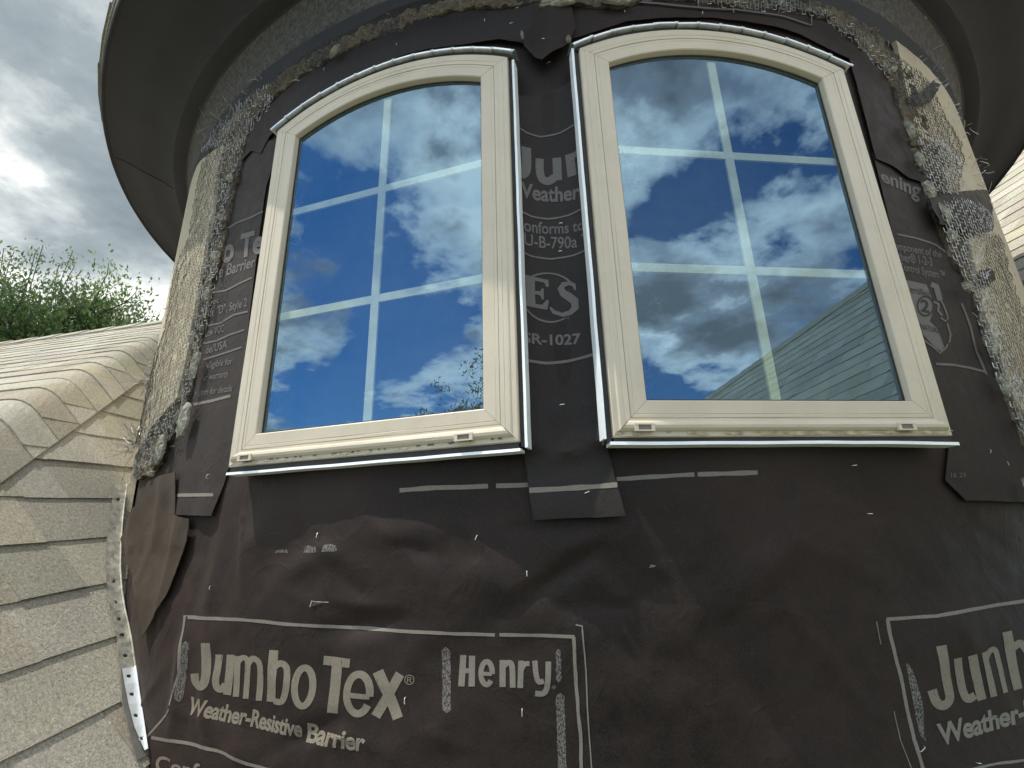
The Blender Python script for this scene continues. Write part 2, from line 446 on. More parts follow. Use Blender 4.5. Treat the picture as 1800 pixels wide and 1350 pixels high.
def cdt(poly, step, jit=.35, holes=()):
    """triangulate a polygon in metres (u,v) with an inner grid"""
    pts = [Vector(p) for p in poly]; n = len(pts); dense = []
    for i in range(n):
        a, b = pts[i], pts[(i+1) % n]; k = max(1, int((b-a).length/step))
        dense += [a.lerp(b, j/k) for j in range(k)]
    faces = [list(range(len(dense)))]
    x0 = min(p.x for p in dense); x1 = max(p.x for p in dense); y0 = min(p.y for p in dense); y1 = max(p.y for p in dense)
    n0 = len(dense)
    ins = []
    y = y0+step/2; row = 0
    while y < y1:
        x = x0+step/2*(1+row % 2)
        while x < x1:
            q = Vector((x+rnd.uniform(-jit, jit)*step*.5, y+rnd.uniform(-jit, jit)*step*.5))
            if inside(q, dense): ins.append(q)
            x += step
        y += step; row += 1
    r = delaunay_2d_cdt(dense+ins, [], faces, 1, 1e-6)
    return r[0], r[2], n0


def inside(q, poly):
    c = False; j = len(poly)-1
    for i in range(len(poly)):
        a, b = poly[i], poly[j]
        if (a[1] > q[1]) != (b[1] > q[1]) and q[0] < (b[0]-a[0])*(q[1]-a[1])/(b[1]-a[1])+a[0]: c = not c
        j = i
    return c


def ragged(poly, amp, step=.012, seed=0):
    """poly in (theta,z) -> metres with rough outline"""
    pts = [Vector((p[0]*K, p[1])) for p in poly]; o = []
    for i in range(len(pts)):
        a, b = pts[i], pts[(i+1) % len(pts)]; k = max(1, int((b-a).length/step)); nrm = (b-a).normalized(); nrm = Vector((-nrm.y, nrm.x))
        for j in range(k):
            p = a.lerp(b, j/k); s = noise.noise(Vector((p.x*30+seed, p.y*30, seed)))+.6*noise.noise(Vector((p.x*90, p.y*90, seed+3)))
            o.append(p+nrm*amp*s)
    return o


def wall_patch(name, m, poly, off, thick=.002, step=.02, parent=None, amp=0.0, offf=None, raw=False, flat=False, smooth=True, seed=0):
    """poly: list of (theta,z).  A sheet lying on the turret, with thickness"""
    uv = poly if raw else (ragged(poly, amp, min(step, .012), seed) if amp else [Vector((p[0]*K, p[1])) for p in poly])
    vs, fs, n0 = cdt(uv, step)
    bm = bmesh.new(); top = []; bot = []
    for p in vs:
        t = p.x/K; o = off+(offf(p.x, p.y) if offf else 0)
        top.append(bm.verts.new(P3(t, p.y, o, flat))); bot.append(bm.verts.new(P3(t, p.y, min(o-thick, o-thick), flat)))
    ec = {}
    for f in fs:
        try: bm.faces.new([top[i] for i in f])
        except Exception: continue
        bm.faces.new([bot[i] for i in reversed(f)])
        for i in range(len(f)):
            a, b = f[i], f[(i+1) % len(f)]
            if (b, a) in ec: ec.pop((b, a))
            else: ec[(a, b)] = 1
    for (a, b) in ec:
        try: bm.faces.new([top[b], top[a], bot[a], bot[b]])
        except Exception: pass
    loose = [v for v in bm.verts if not v.link_faces]
    for v in loose: bm.verts.remove(v)
    bmesh.ops.recalc_face_normals(bm, faces=bm.faces)
    o = mesh_obj(name, bm, m, parent, smooth)
    if smooth:
        o.data.set_sharp_from_angle(angle=R_(40))
    if parent: to_parent(o)
    return o


# ------------------------------------------------------------------ printing on the paper
def tmesh(s, offset=0.0, spacing=1.0, shear=0.0):
    c = bpy.data.curves.new('t', 'FONT'); c.body = s; c.offset = offset; c.space_character = spacing; c.shear = shear
    c.resolution_u = 4
    o = bpy.data.objects.new('t', c); me = o.to_mesh()
    bm = bmesh.new(); bm.from_mesh(me); o.to_mesh_clear(); bpy.data.objects.remove(o); bpy.data.curves.remove(c)
    return bm


def slice_bm(bm, step):
    for ax in (0, 1):
        lo = min(v.co[ax] for v in bm.verts); hi = max(v.co[ax] for v in bm.verts); k = int((hi-lo)/step)
        for i in range(1, k+1):
            n = Vector((0, 0, 0)); n[ax] = 1; c = Vector((0, 0, 0)); c[ax] = lo+i*step
            bmesh.ops.bisect_plane(bm, geom=bm.verts[:]+bm.edges[:]+bm.faces[:], dist=1e-6, plane_co=c, plane_no=n)


def quadmap(q):
    bl, br, tr, tl = [Vector(p) for p in q]
    return lambda s, t: bl.lerp(br, s).lerp(tl.lerp(tr, s), t)


def text_on(parent, s, quad, off=.0045, bold=.02, m='ink', spacing=1.0, name='printed_text', capw=None, offf=None, cap=.70, shear=0.0, clip=None):
    """quad: photo pixels of the line's baseline-left, baseline-right, cap-right, cap-left"""
    bm = tmesh(s, bold, spacing, shear)
    if not bm.verts: return None
    x0 = min(v.co.x for v in bm.verts); x1 = max(v.co.x for v in bm.verts)
    if s[0] == 'J':                     # this face's J hangs below the line: lift it on to the baseline
        jb = tmesh('J', bold, spacing, shear); jx = max(v.co.x for v in jb.verts)+1e-4; jy = min(v.co.y for v in jb.verts); jb.free()
        for v in bm.verts:
            if v.co.x <= jx and v.co.y < cap+bold: v.co.y = -bold+(v.co.y-jy)*(cap+2*bold)/(cap+bold-jy)
    bmesh.ops.triangulate(bm, faces=bm.faces)
    slice_bm(bm, .09 if (quad[1][0]-quad[0][0])/len(s) > 25 else .16)
    if clip:
        for (sx, side) in clip:
            bmesh.ops.bisect_plane(bm, geom=bm.verts[:]+bm.edges[:]+bm.faces[:], dist=1e-6, plane_co=(x0+sx*(x1-x0), 0, 0),
                                   plane_no=(side, 0, 0), clear_outer=True)
    f = quadmap(quad)
    for v in bm.verts:
        p = f((v.co.x-x0)/(x1-x0), (v.co.y+bold)/(cap+2*bold))
        t, z = S(p.x, p.y)
        o = off+(offf(t*K, z) if offf else 0)
        v.co = PG(t, z, o) if parent is felt else P3(t, z, o)
    bmesh.ops.recalc_face_normals(bm, faces=bm.faces)
    return mesh_obj(name, bm, M[m], parent)


def line_on(parent, pts, wpx, off=.0045, m='ink_line', name='printed_line', offf=None, wob=.6, gaps=()):
    """a printed stroke through photo pixels, wpx wide"""
    P = [Vector(p) for p in pts]; dense = []
    for i in range(len(P)-1):
        k = max(1, int((P[i+1]-P[i]).length/9))
        dense += [P[i].lerp(P[i+1], j/k) for j in range(k)]
    dense.append(P[-1]); bm = bmesh.new(); prev = None; N = len(dense)
    for i, p in enumerate(dense):
        d = (dense[min(i+1, N-1)]-dense[max(i-1, 0)]).normalized(); n = Vector((-d.y, d.x))
        wv = wpx*(1+.25*noise.noise(Vector((i*.31, wpx, P[0].x))))*.5
        sh = wob*noise.noise(Vector((i*.22, 7, P[0].y*.1)))
        row = []
        for s in (-1, 1):
            q = p+n*(s*wv+sh); t, z = S(q.x, q.y); row.append(bm.verts.new(PG(t, z, off) if parent is felt else P3(t, z, off+(offf(t*K, z) if offf else 0))))
        fr = i/max(1, N-1)
        if prev and not any(a < fr < b for a, b in gaps): bm.faces.new([prev[0], prev[1], row[1], row[0]])
        prev = row
    for v in [v for v in bm.verts if not v.link_faces]: bm.verts.remove(v)
    bmesh.ops.recalc_face_normals(bm, faces=bm.faces)
    return mesh_obj(name, bm, M[m], parent)


def blob_on(parent, poly, off=.0045, m='ink', name='printed_patch', step=.01, offf=None):
    """filled printed shape, outline in photo pixels"""
    uv = []
    for p in poly:
        t, z = S(*p); uv.append(Vector((t*K, z)))
    vs, fs, _ = cdt(uv, step, 0)
    bm = bmesh.new(); V = [bm.verts.new(PG(p.x/K, p.y, off) if parent is felt else P3(p.x/K, p.y, off+(offf(p.x, p.y) if offf else 0))) for p in vs]
    for f in fs:
        try: bm.faces.new([V[i] for i in f])
        except Exception: pass
    for v in [v for v in bm.verts if not v.link_faces]: bm.verts.remove(v)
    bmesh.ops.recalc_face_normals(bm, faces=bm.faces)
    return mesh_obj(name, bm, M[m], parent)


def px(poly, R=R0): return [S(x, y, R) for x, y in poly]


# ================================================================== THE TURRET
WIN = [(-17.57, 'L'), (6.29, 'R')]     # window axis angle (theta, + = right)


def arch_z(u, s=0.0):
    r = .74-s; return .615+math.sqrt(max(0, r*r-u*u))


turret = empty('turret', (AX, AY, -1.2)); tag(turret, 'round house turret with dark flared eave, stucco torn off around its two windows', 'turret')


def rev(name, prof, m, t0=-150, t1=150, n=200, parent=turret, rough=0, smooth=True):
    bm = bmesh.new(); rows = []
    for i in range(n+1):
        a = R_(t0+(t1-t0)*i/n); row = []
        for (r, z) in prof:
            rr = r+(rough*noise.noise(Vector((a*30, z*14, r*9))) if rough else 0)
            row.append(bm.verts.new((rr*math.sin(a), -rr*math.cos(a), z+1.2)))
        rows.append(row)
    for i in range(n):
        for j in range(len(prof)-1):
            bm.faces.new([rows[i][j], rows[i+1][j], rows[i+1][j+1], rows[i][j+1]])
    bmesh.ops.recalc_face_normals(bm, faces=bm.faces)
    o = mesh_obj(name, bm, m, parent, smooth)
    if smooth: o.data.set_sharp_from_angle(angle=R_(28))
    return o


# cornice and soffit: profile read upward and outward from the wall
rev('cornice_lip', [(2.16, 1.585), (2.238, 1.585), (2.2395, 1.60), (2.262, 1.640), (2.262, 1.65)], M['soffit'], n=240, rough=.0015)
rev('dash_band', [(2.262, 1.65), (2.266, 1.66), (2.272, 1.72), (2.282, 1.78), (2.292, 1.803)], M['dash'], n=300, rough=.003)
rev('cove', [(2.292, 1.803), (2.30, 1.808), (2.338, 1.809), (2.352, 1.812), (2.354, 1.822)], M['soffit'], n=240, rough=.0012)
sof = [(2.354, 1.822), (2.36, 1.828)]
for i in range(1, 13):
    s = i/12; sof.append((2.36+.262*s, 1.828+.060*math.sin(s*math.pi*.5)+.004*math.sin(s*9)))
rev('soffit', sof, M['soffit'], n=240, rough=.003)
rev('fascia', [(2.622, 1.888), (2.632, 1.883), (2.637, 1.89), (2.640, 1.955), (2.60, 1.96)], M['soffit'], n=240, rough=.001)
rev('drip_edge', [(2.636, 1.95), (2.645, 1.946), (2.646, 1.951), (2.60, 1.966)], M['galv_old'], n=200)
# turret roof: conical courses of shingles (only their butt ends poke past the eave)
bm = bmesh.new()
tl = bm.loops.layers.color.new('tone')
for c in range(14):
    r0, r1 = 2.654-c*.19, 2.654-(c+1)*.19; z0, z1 = 1.962+c*.14, 1.962+(c+1)*.14
    a = -150.0
    while a < 150:
        wd = rnd.uniform(5.5, 8.5); dr = rnd.uniform(-.006, .006) if c else rnd.uniform(-.010, .012)
        vs = []
        for (r, z) in ((r0+dr, z0-.004), (r0+dr, z0+.009), (r1, z1+.002), (r1, z1-.004)):
            vs.append([bm.verts.new((r*math.sin(R_(q)), -r*math.cos(R_(q)), z+1.2)) for q in (a+.04, a+wd*.5, a+wd-.04)])
        tn = rnd.uniform(.75, 1.05)
        for k in range(4):
            A, B = vs[k], vs[(k+1) % 4]
            for j in range(2):
                f = bm.faces.new([A[j], A[j+1], B[j+1], B[j]])
                for l in f.loops: l[tl] = (tn, tn, tn, 1)
        a += wd
bmesh.ops.recalc_face_normals(bm, faces=bm.faces)
mesh_obj('roof', bm, M['shingle'], turret)
# interior lining: dark round room behind the panes
rev('interior_lining', [(.01, -.05), (2.05, -.05), (2.05, 1.55), (.01, 1.55)], M['inside'], -180, 180, 90, smooth=False)
# thin plaster joint across the soffit
bm = bmesh.new()
pts = [(R_(-62.2+1.2*s), 2.365+.25*s) for s in [i/12 for i in range(13)]]
prev = None
for a, r in pts:
    s = (r-2.36)/.262; z = 1.828+.060*math.sin(s*math.pi*.5)+.004*math.sin(s*9)-.0035
    row = [bm.verts.new((r*math.sin(a+e), -r*math.cos(a+e), z+1.2+dz)) for e, dz in ((-.0008, .003), (0, 0), (.0008, .003))]
    if prev:
        for j in (0, 1): bm.faces.new([prev[j], prev[j+1], row[j+1], row[j]])
    prev = row
mesh_obj('soffit_joint', bm, M['deck'], turret)


# ------------------------------------------------------------------ felt paper: base sheet with the two window openings
def in_window(t, z, pad=0.0):
    for th, _ in WIN:
        u = math.tan(R_(t-th))*D0
        if abs(u) < .36+pad and .215-pad < z < arch_z(min(abs(u), .5), .02-pad): return True
    return False


bm = bmesh.new(); du = GU; T0, T1, Z0, Z1 = GT0, 56.0, GZ0, 1.63
nu = int((T1-T0)/du); nz = int((Z1-Z0)/GZ); vv = {}
def gv(i, j):
    if (i, j) not in vv: vv[(i, j)] = bm.verts.new(_g(i, j))
    return vv[(i, j)]
for i in range(nu):
    for j in range(nz):
        if in_window(T0+(i+.5)*du, Z0+(j+.5)*GZ, -.01): continue
        if (T0+i*du < -48 or T0+i*du > 40) and (i % 1): continue
        bm.faces.new([gv(i, j), gv(i+1, j), gv(i+1, j+1), gv(i, j+1)])
felt = mesh_obj('felt_sheet', bm, M['felt'], None, True)
tag(felt, 'big dark brown weather-barrier sheet wrinkled over the turret wall below both windows', 'building paper')


# ------------------------------------------------------------------ windows
def loop_pts(s, d):
    """closed outline at inset s, depth d (y towards the outside), local coords x,z"""
    hw = .38-s; zb = .20+s; r = .74-s; zs = .615+math.sqrt(r*r-hw*hw); P = []
    n1_, n2_, n3_ = 14, 16, 28
    P += [(-hw+2*hw*i/n1_, zb) for i in range(n1_)]
    P += [(hw, zb+(zs-zb)*i/n2_) for i in range(n2_)]
    a0 = math.asin(hw/r)
    P += [(r*math.sin(a0-2*a0*i/n3_), .615+r*math.cos(a0-2*a0*i/n3_)) for i in range(n3_)]
    P += [(-hw, zs+(zb-zs)*i/n2_) for i in range(n2_)]
    return [Vector((x, -d, z)) for x, z in P]


SEG = {'bottom': (0, 14), 'right': (14, 30), 'top': (30, 58), 'left': (58, 74)}
SHAPE_FRAME = [(-.002, -.075), (0, -.004), (.002, 0), (.013, .0005), (.0145, .0022), (.017, .0030), (.025, .0032), (.0258, .0024), (.027, .0024), (.0278, .0030),
               (.0375, .0034), (.0385, .0005)]
SHAPE_SASH = [(.0387, -.0005), (.0390, .0022), (.0405, .0026), (.0460, .0027), (.0470, .0019), (.0482, .0027), (.074, .0029), (.0765, .001), (.079, -.0085), (.0795, -.020)]
SHAPE_SILL = [(-.002, -.075), (-.001, -.004), (.001, 0), (.010, .0008), (.0115, .006), (.016, .011), (.022, .0125), (.028, .0105), (.0315, .0045), (.0335, .004),
              (.0375, .004), (.0385, -.004)]


def member(name, prof, seg, root, m, gap=.0004, warp=0.0):
    i0, i1 = SEG[seg]; bm = bmesh.new(); rings = []
    LP = [loop_pts(s, d) for s, d in prof]; N = len(LP[0])
    for i in range(i0, i1+1):
        row = []
        for k, lp in enumerate(LP):
            p = lp[i % N].copy()
            tdir = (lp[(i+1) % N]-lp[i % N]) if i == i0 else (lp[i % N]-lp[(i-1) % N])
            tdir.normalize()
            if i == i0: p += tdir*gap
            if i == i1: p -= tdir*gap
            p.y -= .0006*noise.noise(Vector((p.x*9, k*.7, p.z*9)))
            row.append(bm.verts.new(p))
        rings.append(row)
    for a, b in zip(rings, rings[1:]):
        for k in range(len(prof)-1): bm.faces.new([a[k], b[k], b[k+1], a[k+1]])
    bmesh.ops.recalc_face_normals(bm, faces=bm.faces)
    # make sure the face points outside (-y)
    if sum(f.normal.y*f.calc_area() for f in bm.faces) > 0:
        for f in bm.faces: f.normal_flip()
    return mesh_obj(name, bm, m, root)


def bx(bm, x0, x1, y0, y1, z0, z1):
    v = [bm.verts.new((x, y, z)) for x in (x0, x1) for y in (y0, y1) for z in (z0, z1)]
    for q in ((0, 1, 3, 2), (4, 6, 7, 5), (0, 4, 5, 1), (2, 3, 7, 6), (0, 2, 6, 4), (1, 5, 7, 3)): bm.faces.new([v[i] for i in q])


def chip_mesh(w, h, th, seed, n=14):
    bm = bmesh.new(); r2 = random.Random(seed); c = [bm.verts.new((0, -th, 0))]; o = []
    for i in range(n):
        a = 2*math.pi*i/n; k = r2.uniform(.6, 1.1); o.append(bm.verts.new((w*.5*k*math.cos(a), -th*r2.uniform(.2, 1.1), h*.5*k*math.sin(a))))
    b = [bm.verts.new((v.co.x*.96, .001, v.co.z*.96)) for v in o]
    for i in range(n):
        j = (i+1) % n
        bm.faces.new([c[0], o[i], o[j]]); bm.faces.new([o[i], b[i], b[j], o[j]])
    bm.faces.new(b)
    bmesh.ops.recalc_face_normals(bm, faces=bm.faces); return bm


def make_window(theta, label):
    a = R_(theta); root = empty('window', (AX+D0*math.sin(a), AY-D0*math.cos(a), 0), a)
    tag(root, label, 'window', 'arched windows in the turret wall')
    for seg, nm in (('bottom', 'frame_sill'), ('right', 'frame_jamb'), ('top', 'frame_head'), ('left', 'frame_jamb')):
        member(nm, SHAPE_SILL if seg == 'bottom' else SHAPE_FRAME, seg, root, M['paint'])
    for seg, nm in (('bottom', 'sash_rail'), ('right', 'sash_stile'), ('top', 'sash_head'), ('left', 'sash_stile')):
        member(nm, SHAPE_SASH, seg, root, M['paint'])
    # gasket bead round the glass
    g_ = [(.0790, -.0125), (.0825, -.0128), (.0828, -.018)]
    bm = bmesh.new(); LP = [loop_pts(s, d) for s, d in g_]; N = len(LP[0]); V = [[bm.verts.new(p) for p in lp] for lp in LP]
    for i in range(N):
        for k in range(2): bm.faces.new([V[k][i], V[k][(i+1) % N], V[k+1][(i+1) % N], V[k+1][i]])
    mesh_obj('gasket', bm, M['gasket'], root)
    # pane
    lp = loop_pts(.0795, -.014); bm = bmesh.new(); f = bm.faces.new([bm.verts.new(p) for p in lp])
    bm.normal_update()
    if f.normal.y > 0: f.normal_flip()
    mesh_obj('glass_pane', bm, M['glass'], root)
    # grille between the panes: one upright and two cross bars
    gr = empty('grille', (0, 0, 0)); gr.parent = root
    bm = bmesh.new(); bx(bm, -.0115, .0115, .021, .027, .275, 1.262); mesh_obj('upright_bar', bm, M['grille'], gr)
    for zc in (.6055, .9429):
        for x0, x1 in ((-.302, -.0117), (.0117, .302)):
            bm = bmesh.new(); bx(bm, x0, x1, .0212, .0268, zc-.0112, zc+.0112); mesh_obj('cross_bar', bm, M['grille'], gr)
    # weep slots in the sill
    for x in (-.318, .262):
        w_ = empty('weep_cover', (x, 0, .2165)); w_.parent = root
        bm = bmesh.new()
        bx(bm, -.021, .021, -.0152, -.009, .0052, .0078); bx(bm, -.021, .021, -.0152, -.009, -.0078, -.0052)
        bx(bm, -.021, -.0135, -.0150, -.009, -.0051, .0051); bx(bm, .0135, .021, -.0150, -.009, -.0051, .0051)
        mesh_obj('cover_rim', bm, M['paint'], w_)
        bm = bmesh.new(); bx(bm, -.0134, .0134, -.0131, -.009, -.0051, .0051); mesh_obj('slot', bm, M['weep'], w_)
    return root


wl = make_window(-17.57, 'left arched cream window with six-pane grille, clouds and a small tree mirrored in it')
wr = make_window(6.29, 'right arched cream window with six-pane grille, a shingle roof mirrored in its lower corner')

# peeling paint and bare lip along the two sills
for root, spots, seed in ((wl, [(-.36+.030*i+rnd.uniform(-.01, .01), rnd.uniform(.012, .030)) for i in range(22)], 3),
                          (wr, [(-.37, .02), (-.33, .03), (-.20, .05), (-.12, .06), (-.03, .12), (.06, .14), (.14, .12), (.24, .10), (.31, .12), (.355, .06)], 8)):
    bm = bmesh.new()
    for i, (x, wd) in enumerate(spots):
        if root is wl and rnd.random() < .25: continue
        c = chip_mesh(wd, .006 if root is wl else .010, .0016, seed*100+i)
        for v in c.verts: v.co += Vector((x, -.0012, .2065+rnd.uniform(-.0015, .002)))
        me = bpy.data.meshes.new('x'); c.to_mesh(me); c.free(); bm.from_mesh(me); bpy.data.meshes.remove(me)
    mesh_obj('peeling_paint', bm, M['paint_flake'] if root is wl else M['bare'], root)
    bm = bmesh.new()
    for i in range(26):
        x = rnd.uniform(-.37, .37); c = chip_mesh(rnd.uniform(.004, .016), rnd.uniform(.0015, .004), .0010, seed*999+i, 8)
        for v in c.verts: v.co += Vector((x, -.0018, .2095+rnd.uniform(-.003, .003)))
        me = bpy.data.meshes.new('x'); c.to_mesh(me); c.free(); bm.from_mesh(me); bpy.data.meshes.remove(me)
    mesh_obj('paint_crack', bm, M['weep'] if root is wl else M['bare'], root)


# ------------------------------------------------------------------ metal flashings
def flash_box(name, root_theta, pts, label, m, cat='flashing', wd=.010, dep=.03, out=.004, group=None):
    """bent strip: pts = centre line in window-local x,z; bright front lip + web running back to the wall"""
    a = R_(root_theta); o = empty(name, (AX+D0*math.sin(a), AY-D0*math.cos(a), 0), a); tag(o, label, cat, group)
    P = [Vector((x, 0, z)) for x, z in pts]; bm = bmesh.new(); prev = None
    for i, p in enumerate(P):
        d = (P[min(i+1, len(P)-1)]-P[max(0, i-1)]).normalized(); n = Vector((-d.z, 0, d.x))
        k = .0009*noise.noise(Vector((p.x*14, p.z*14, 2)))
        row = [bm.verts.new(p+n*(wd*.5+k)+Vector((0, dep, 0))), bm.verts.new(p+n*(wd*.5+k)+Vector((0, -out, 0))),
               bm.verts.new(p-n*(wd*.5-k)+Vector((0, -out-.001, 0))), bm.verts.new(p-n*(wd*.5-k)+Vector((0, dep, 0)))]
        if prev:
            for j in range(4): bm.faces.new([prev[j], prev[(j+1) % 4], row[(j+1) % 4], row[j]])
        else: bm.faces.new(row)
        prev = row
    bm.faces.new(prev)
    bmesh.ops.recalc_face_normals(bm, faces=bm.faces)
    mesh_obj('metal_strip', bm, m, o); return o


def lerp_pts(a, b, n): return [(a[0]+(b[0]-a[0])*i/n, a[1]+(b[1]-a[1])*i/n) for i in range(n+1)]


flash_box('sill_flashing', -17.57, lerp_pts((-.378, .1815), (.384, .1815), 20), 'bright metal strip under the sill of the left window', M['galv_bright'], wd=.0062, dep=.028, out=.004, group='metal strips under the sills')
flash_box('sill_flashing', 6.29, [(x, z-.005*max(0, x/.38)**2) for x, z in lerp_pts((-.388, .1855), (.384, .1855), 20)], 'bright metal strip under the peeling sill of the right window, drooping at its right end', M['galv_bright'], wd=.0068, dep=.03, out=.004, group='metal strips under the sills')
flash_box('jamb_flashing', -17.57, lerp_pts((.3955, .186), (.3955, 1.235), 30), 'thin bright vertical metal strip along the right jamb of the left window', M['galv_bright'], wd=.0062, dep=.03, out=-.002, group='metal strips beside the jambs')
flash_box('jamb_flashing', 6.29, lerp_pts((-.3975, .196), (-.3975, 1.250), 30), 'thin bright vertical metal strip along the left jamb of the right window', M['galv_bright'], wd=.0062, dep=.03, out=-.002, group='metal strips beside the jambs')
# dark strips standing in for shade in the slots between frame and flashing
for th, x0, x1 in ((-17.57, .3815, .3905), (6.29, -.3925, -.3815)):
    a = R_(th); bm = bmesh.new(); bx(bm, x0, x1, .010, .05, .19, 1.25)
    o = mesh_obj('slot_shade_strip', bm, M['gasket'], wl if th < 0 else wr)
for rt, zc in ((wl, .190), (wr, .1925)):
    bm = bmesh.new(); bx(bm, -.378, .378, .006, .05, zc-.0052, .1995); mesh_obj('sill_gap_shade', bm, M['gasket'], rt)  # dark strip painted in for the shade under the sill


def head_flashing(theta, label):
    a = R_(theta); o = empty('head_flashing', (AX+D0*math.sin(a), AY-D0*math.cos(a), 0), a); tag(o, label, 'flashing', 'crimped metal strips over the arches')
    r = .74; a0 = math.asin(.385/r); N = 13
    r3 = random.Random(int(theta*10))
    for k in range(N):
        b0 = -a0-.012+(2*a0+.024)*k/N; b1 = -a0-.012+(2*a0+.024)*(k+1)/N-.004
        bm = bmesh.new(); prev = None; tw = r3.uniform(-.0025, .0025); dr = r3.uniform(-.001, .0015)
        for i in range(5):
            b = b0+(b1-b0)*i/4; rr = r+.0045+dr+tw*(i/4-.5)
            # section: web above the frame, hemmed lip at the front, small up-turn behind
            prof = [(rr+.0045, .035), (rr+.0045, -.0075), (rr+.0052, -.0095), (rr+.0095, -.0100), (rr+.0115, -.0085), (rr+.0125, -.0045), (rr+.019, -.001), (rr+.020, .035)]
            row = [bm.verts.new((q*math.sin(b), y, .615+q*math.cos(b))) for q, y in prof]
            if prev:
                for j in range(len(row)-1): bm.faces.new([prev[j], prev[j+1], row[j+1], row[j]])
            prev = row
        bmesh.ops.recalc_face_normals(bm, faces=bm.faces)
        mesh_obj('strip_segment', bm, M['galv'], o)
        # pinched tab where two segments meet
        bm = bmesh.new(); b = b1+.002; q0 = r+.004
        vs = [((q0+.004)*math.sin(b-.007), -.0105, .615+(q0+.004)*math.cos(b-.007)), ((q0+.0125)*math.sin(b-.007), -.0105, .615+(q0+.0125)*math.cos(b-.007)),
              ((q0+.0075)*math.sin(b), -.0135, .615+(q0+.0075)*math.cos(b)), ((q0+.0125)*math.sin(b+.006), -.0105, .615+(q0+.0125)*math.cos(b+.006)),
              ((q0+.004)*math.sin(b+.005), -.0105, .615+(q0+.004)*math.cos(b+.005))]
        V = [bm.verts.new(p) for p in vs]; bm.faces.new([V[0], V[1], V[2]]); bm.faces.new([V[0], V[2], V[4]]); bm.faces.new([V[2], V[3], V[4]])
        mesh_obj('crimp_tab', bm, M['galv_bright'], o)
    bm = bmesh.new(); prev = None
    for i in range(41):
        b = -a0+2*a0*i/40
        row = [bm.verts.new(((r+q)*math.sin(b), .003, .615+(r+q)*math.cos(b))) for q in (-.001, .0125)]
        if prev: bm.faces.new([prev[0], prev[1], row[1], row[0]])
        prev = row
    mesh_obj('dark_gap', bm, M['gasket'], o)  # dark strip standing in for the shade behind the lip
    return o


head_flashing(-17.57, 'crimped galvanised strip bent over the arch of the left window')
head_flashing(6.29, 'crimped galvanised strip bent over the arch of the right window')

# ------------------------------------------------------------------ paper layers over the base sheet
def off_mid(u, z):
    c = (-7.9-3.15)/2*K; s = (u-c)/(2.4*K)
    lift = .010 if z < .19 else 0
    return (.030*abs(s)**2.2 if z > .19 else .004*s*s)+lift*(1+.6*math.sin(z*30)) + (.004*math.sin(z*9+1) if z > .2 else 0)


mid = wall_patch('felt_strip', M['felt_b'], [S(888, 235), S(905, 180), S(1000, 150), S(1025, 180), S(1048, 500), S(1063, 770), S(1083, 857), S(1097, 908), S(940, 915), S(931, 862), S(921, 790), S(905, 500)],
                 .003, .0022, .012, amp=.0012, offf=off_mid)
mid['label'] = 'dark paper strip with white lettering hanging between the two windows'; mid['category'] = 'building paper'
o4 = .0042
line_on(mid, [(908, 232), (925, 239), (950, 242), (985, 235), (1018, 223)], 3, o4, 'ink_dim', offf=off_mid)
text_on(mid, 'Weather-', [(903, 358), (1027, 359), (1027, 331), (903, 330)], o4, .025, 'ink_dim', offf=off_mid)
line_on(mid, [(912, 382), (935, 388), (965, 389), (1000, 384), (1033, 374)], 3, o4, 'ink_dim', offf=off_mid)
text_on(mid, 'Conforms to', [(908, 417), (1026, 413), (1026, 395), (907, 395)], o4, .012, 'ink_dim', offf=off_mid)
text_on(mid, 'UU-B-790a Ty', [(907, 440), (1046, 441), (1046, 420), (906, 419)], o4, .012, 'ink_dim', offf=off_mid)
line_on(mid, [(913, 452), (935, 457), (970, 458), (1010, 453), (1038, 446)], 3, o4, 'ink_dim', offf=off_mid)
arc = [(966+48*math.cos(R_(q)), 525-42*math.sin(R_(q))) for q in range(150, 35, -8)]
line_on(mid, arc, 3, o4, 'ink_dim', 'printed_logo', offf=off_mid)
arc = [(966+48*math.cos(R_(q)), 525-42*math.sin(R_(q))) for q in range(215, 305, 8)]
line_on(mid, arc, 3, o4, 'ink_dim', 'printed_logo', offf=off_mid)
Ez = [(919, 490), (964, 494), (965, 506), (960, 506), (957, 499), (941, 498), (941, 515), (950, 515), (953, 509), (956, 509), (956, 529), (953, 529), (950, 522), (941, 521), (942, 538), (953, 538), (962, 528), (965, 530),
      (962, 546), (920, 544), (920, 539), (927, 538), (926, 497), (919, 495)]
blob_on(mid, Ez, o4, 'ink_dim', 'printed_logo', offf=off_mid)
Sp = [(1011, 513), (1009, 504), (1001, 500), (990, 502), (986, 509), (990, 517), (1001, 524), (1010, 532), (1011, 543), (1002, 551), (988, 554), (973, 549), (967, 541)]
Sw = [3, 6, 7, 9, 12, 13, 14, 14, 13, 9, 7, 7, 3]
bm = bmesh.new(); prev = None
for i, p in enumerate(Sp):
    a_, b_ = Vector(Sp[max(0, i-1)]), Vector(Sp[min(len(Sp)-1, i+1)]); d = (b_-a_).normalized(); n = Vector((-d.y, d.x)); row = []
    for s in (-1, 1):
        q = Vector(p)+n*s*Sw[i]*.5; t, z = S(q.x, q.y); row.append(bm.verts.new(P3(t, z, o4+.0003+off_mid(t*K, z))))
    if prev: bm.faces.new([prev[0], prev[1], row[1], row[0]])
    prev = row
bmesh.ops.recalc_face_normals(bm, faces=bm.faces)
mesh_obj('printed_logo', bm, M['ink_dim'], mid)
text_on(mid, 'TM', [(991, 562), (1000, 562), (1000, 557), (991, 557)], o4, 0, 'ink_dim', offf=off_mid)
text_on(mid, 'ESR-1027', [(908, 609), (1021, 606), (1020, 587), (908, 590)], o4, .025, 'ink_dim', offf=off_mid)
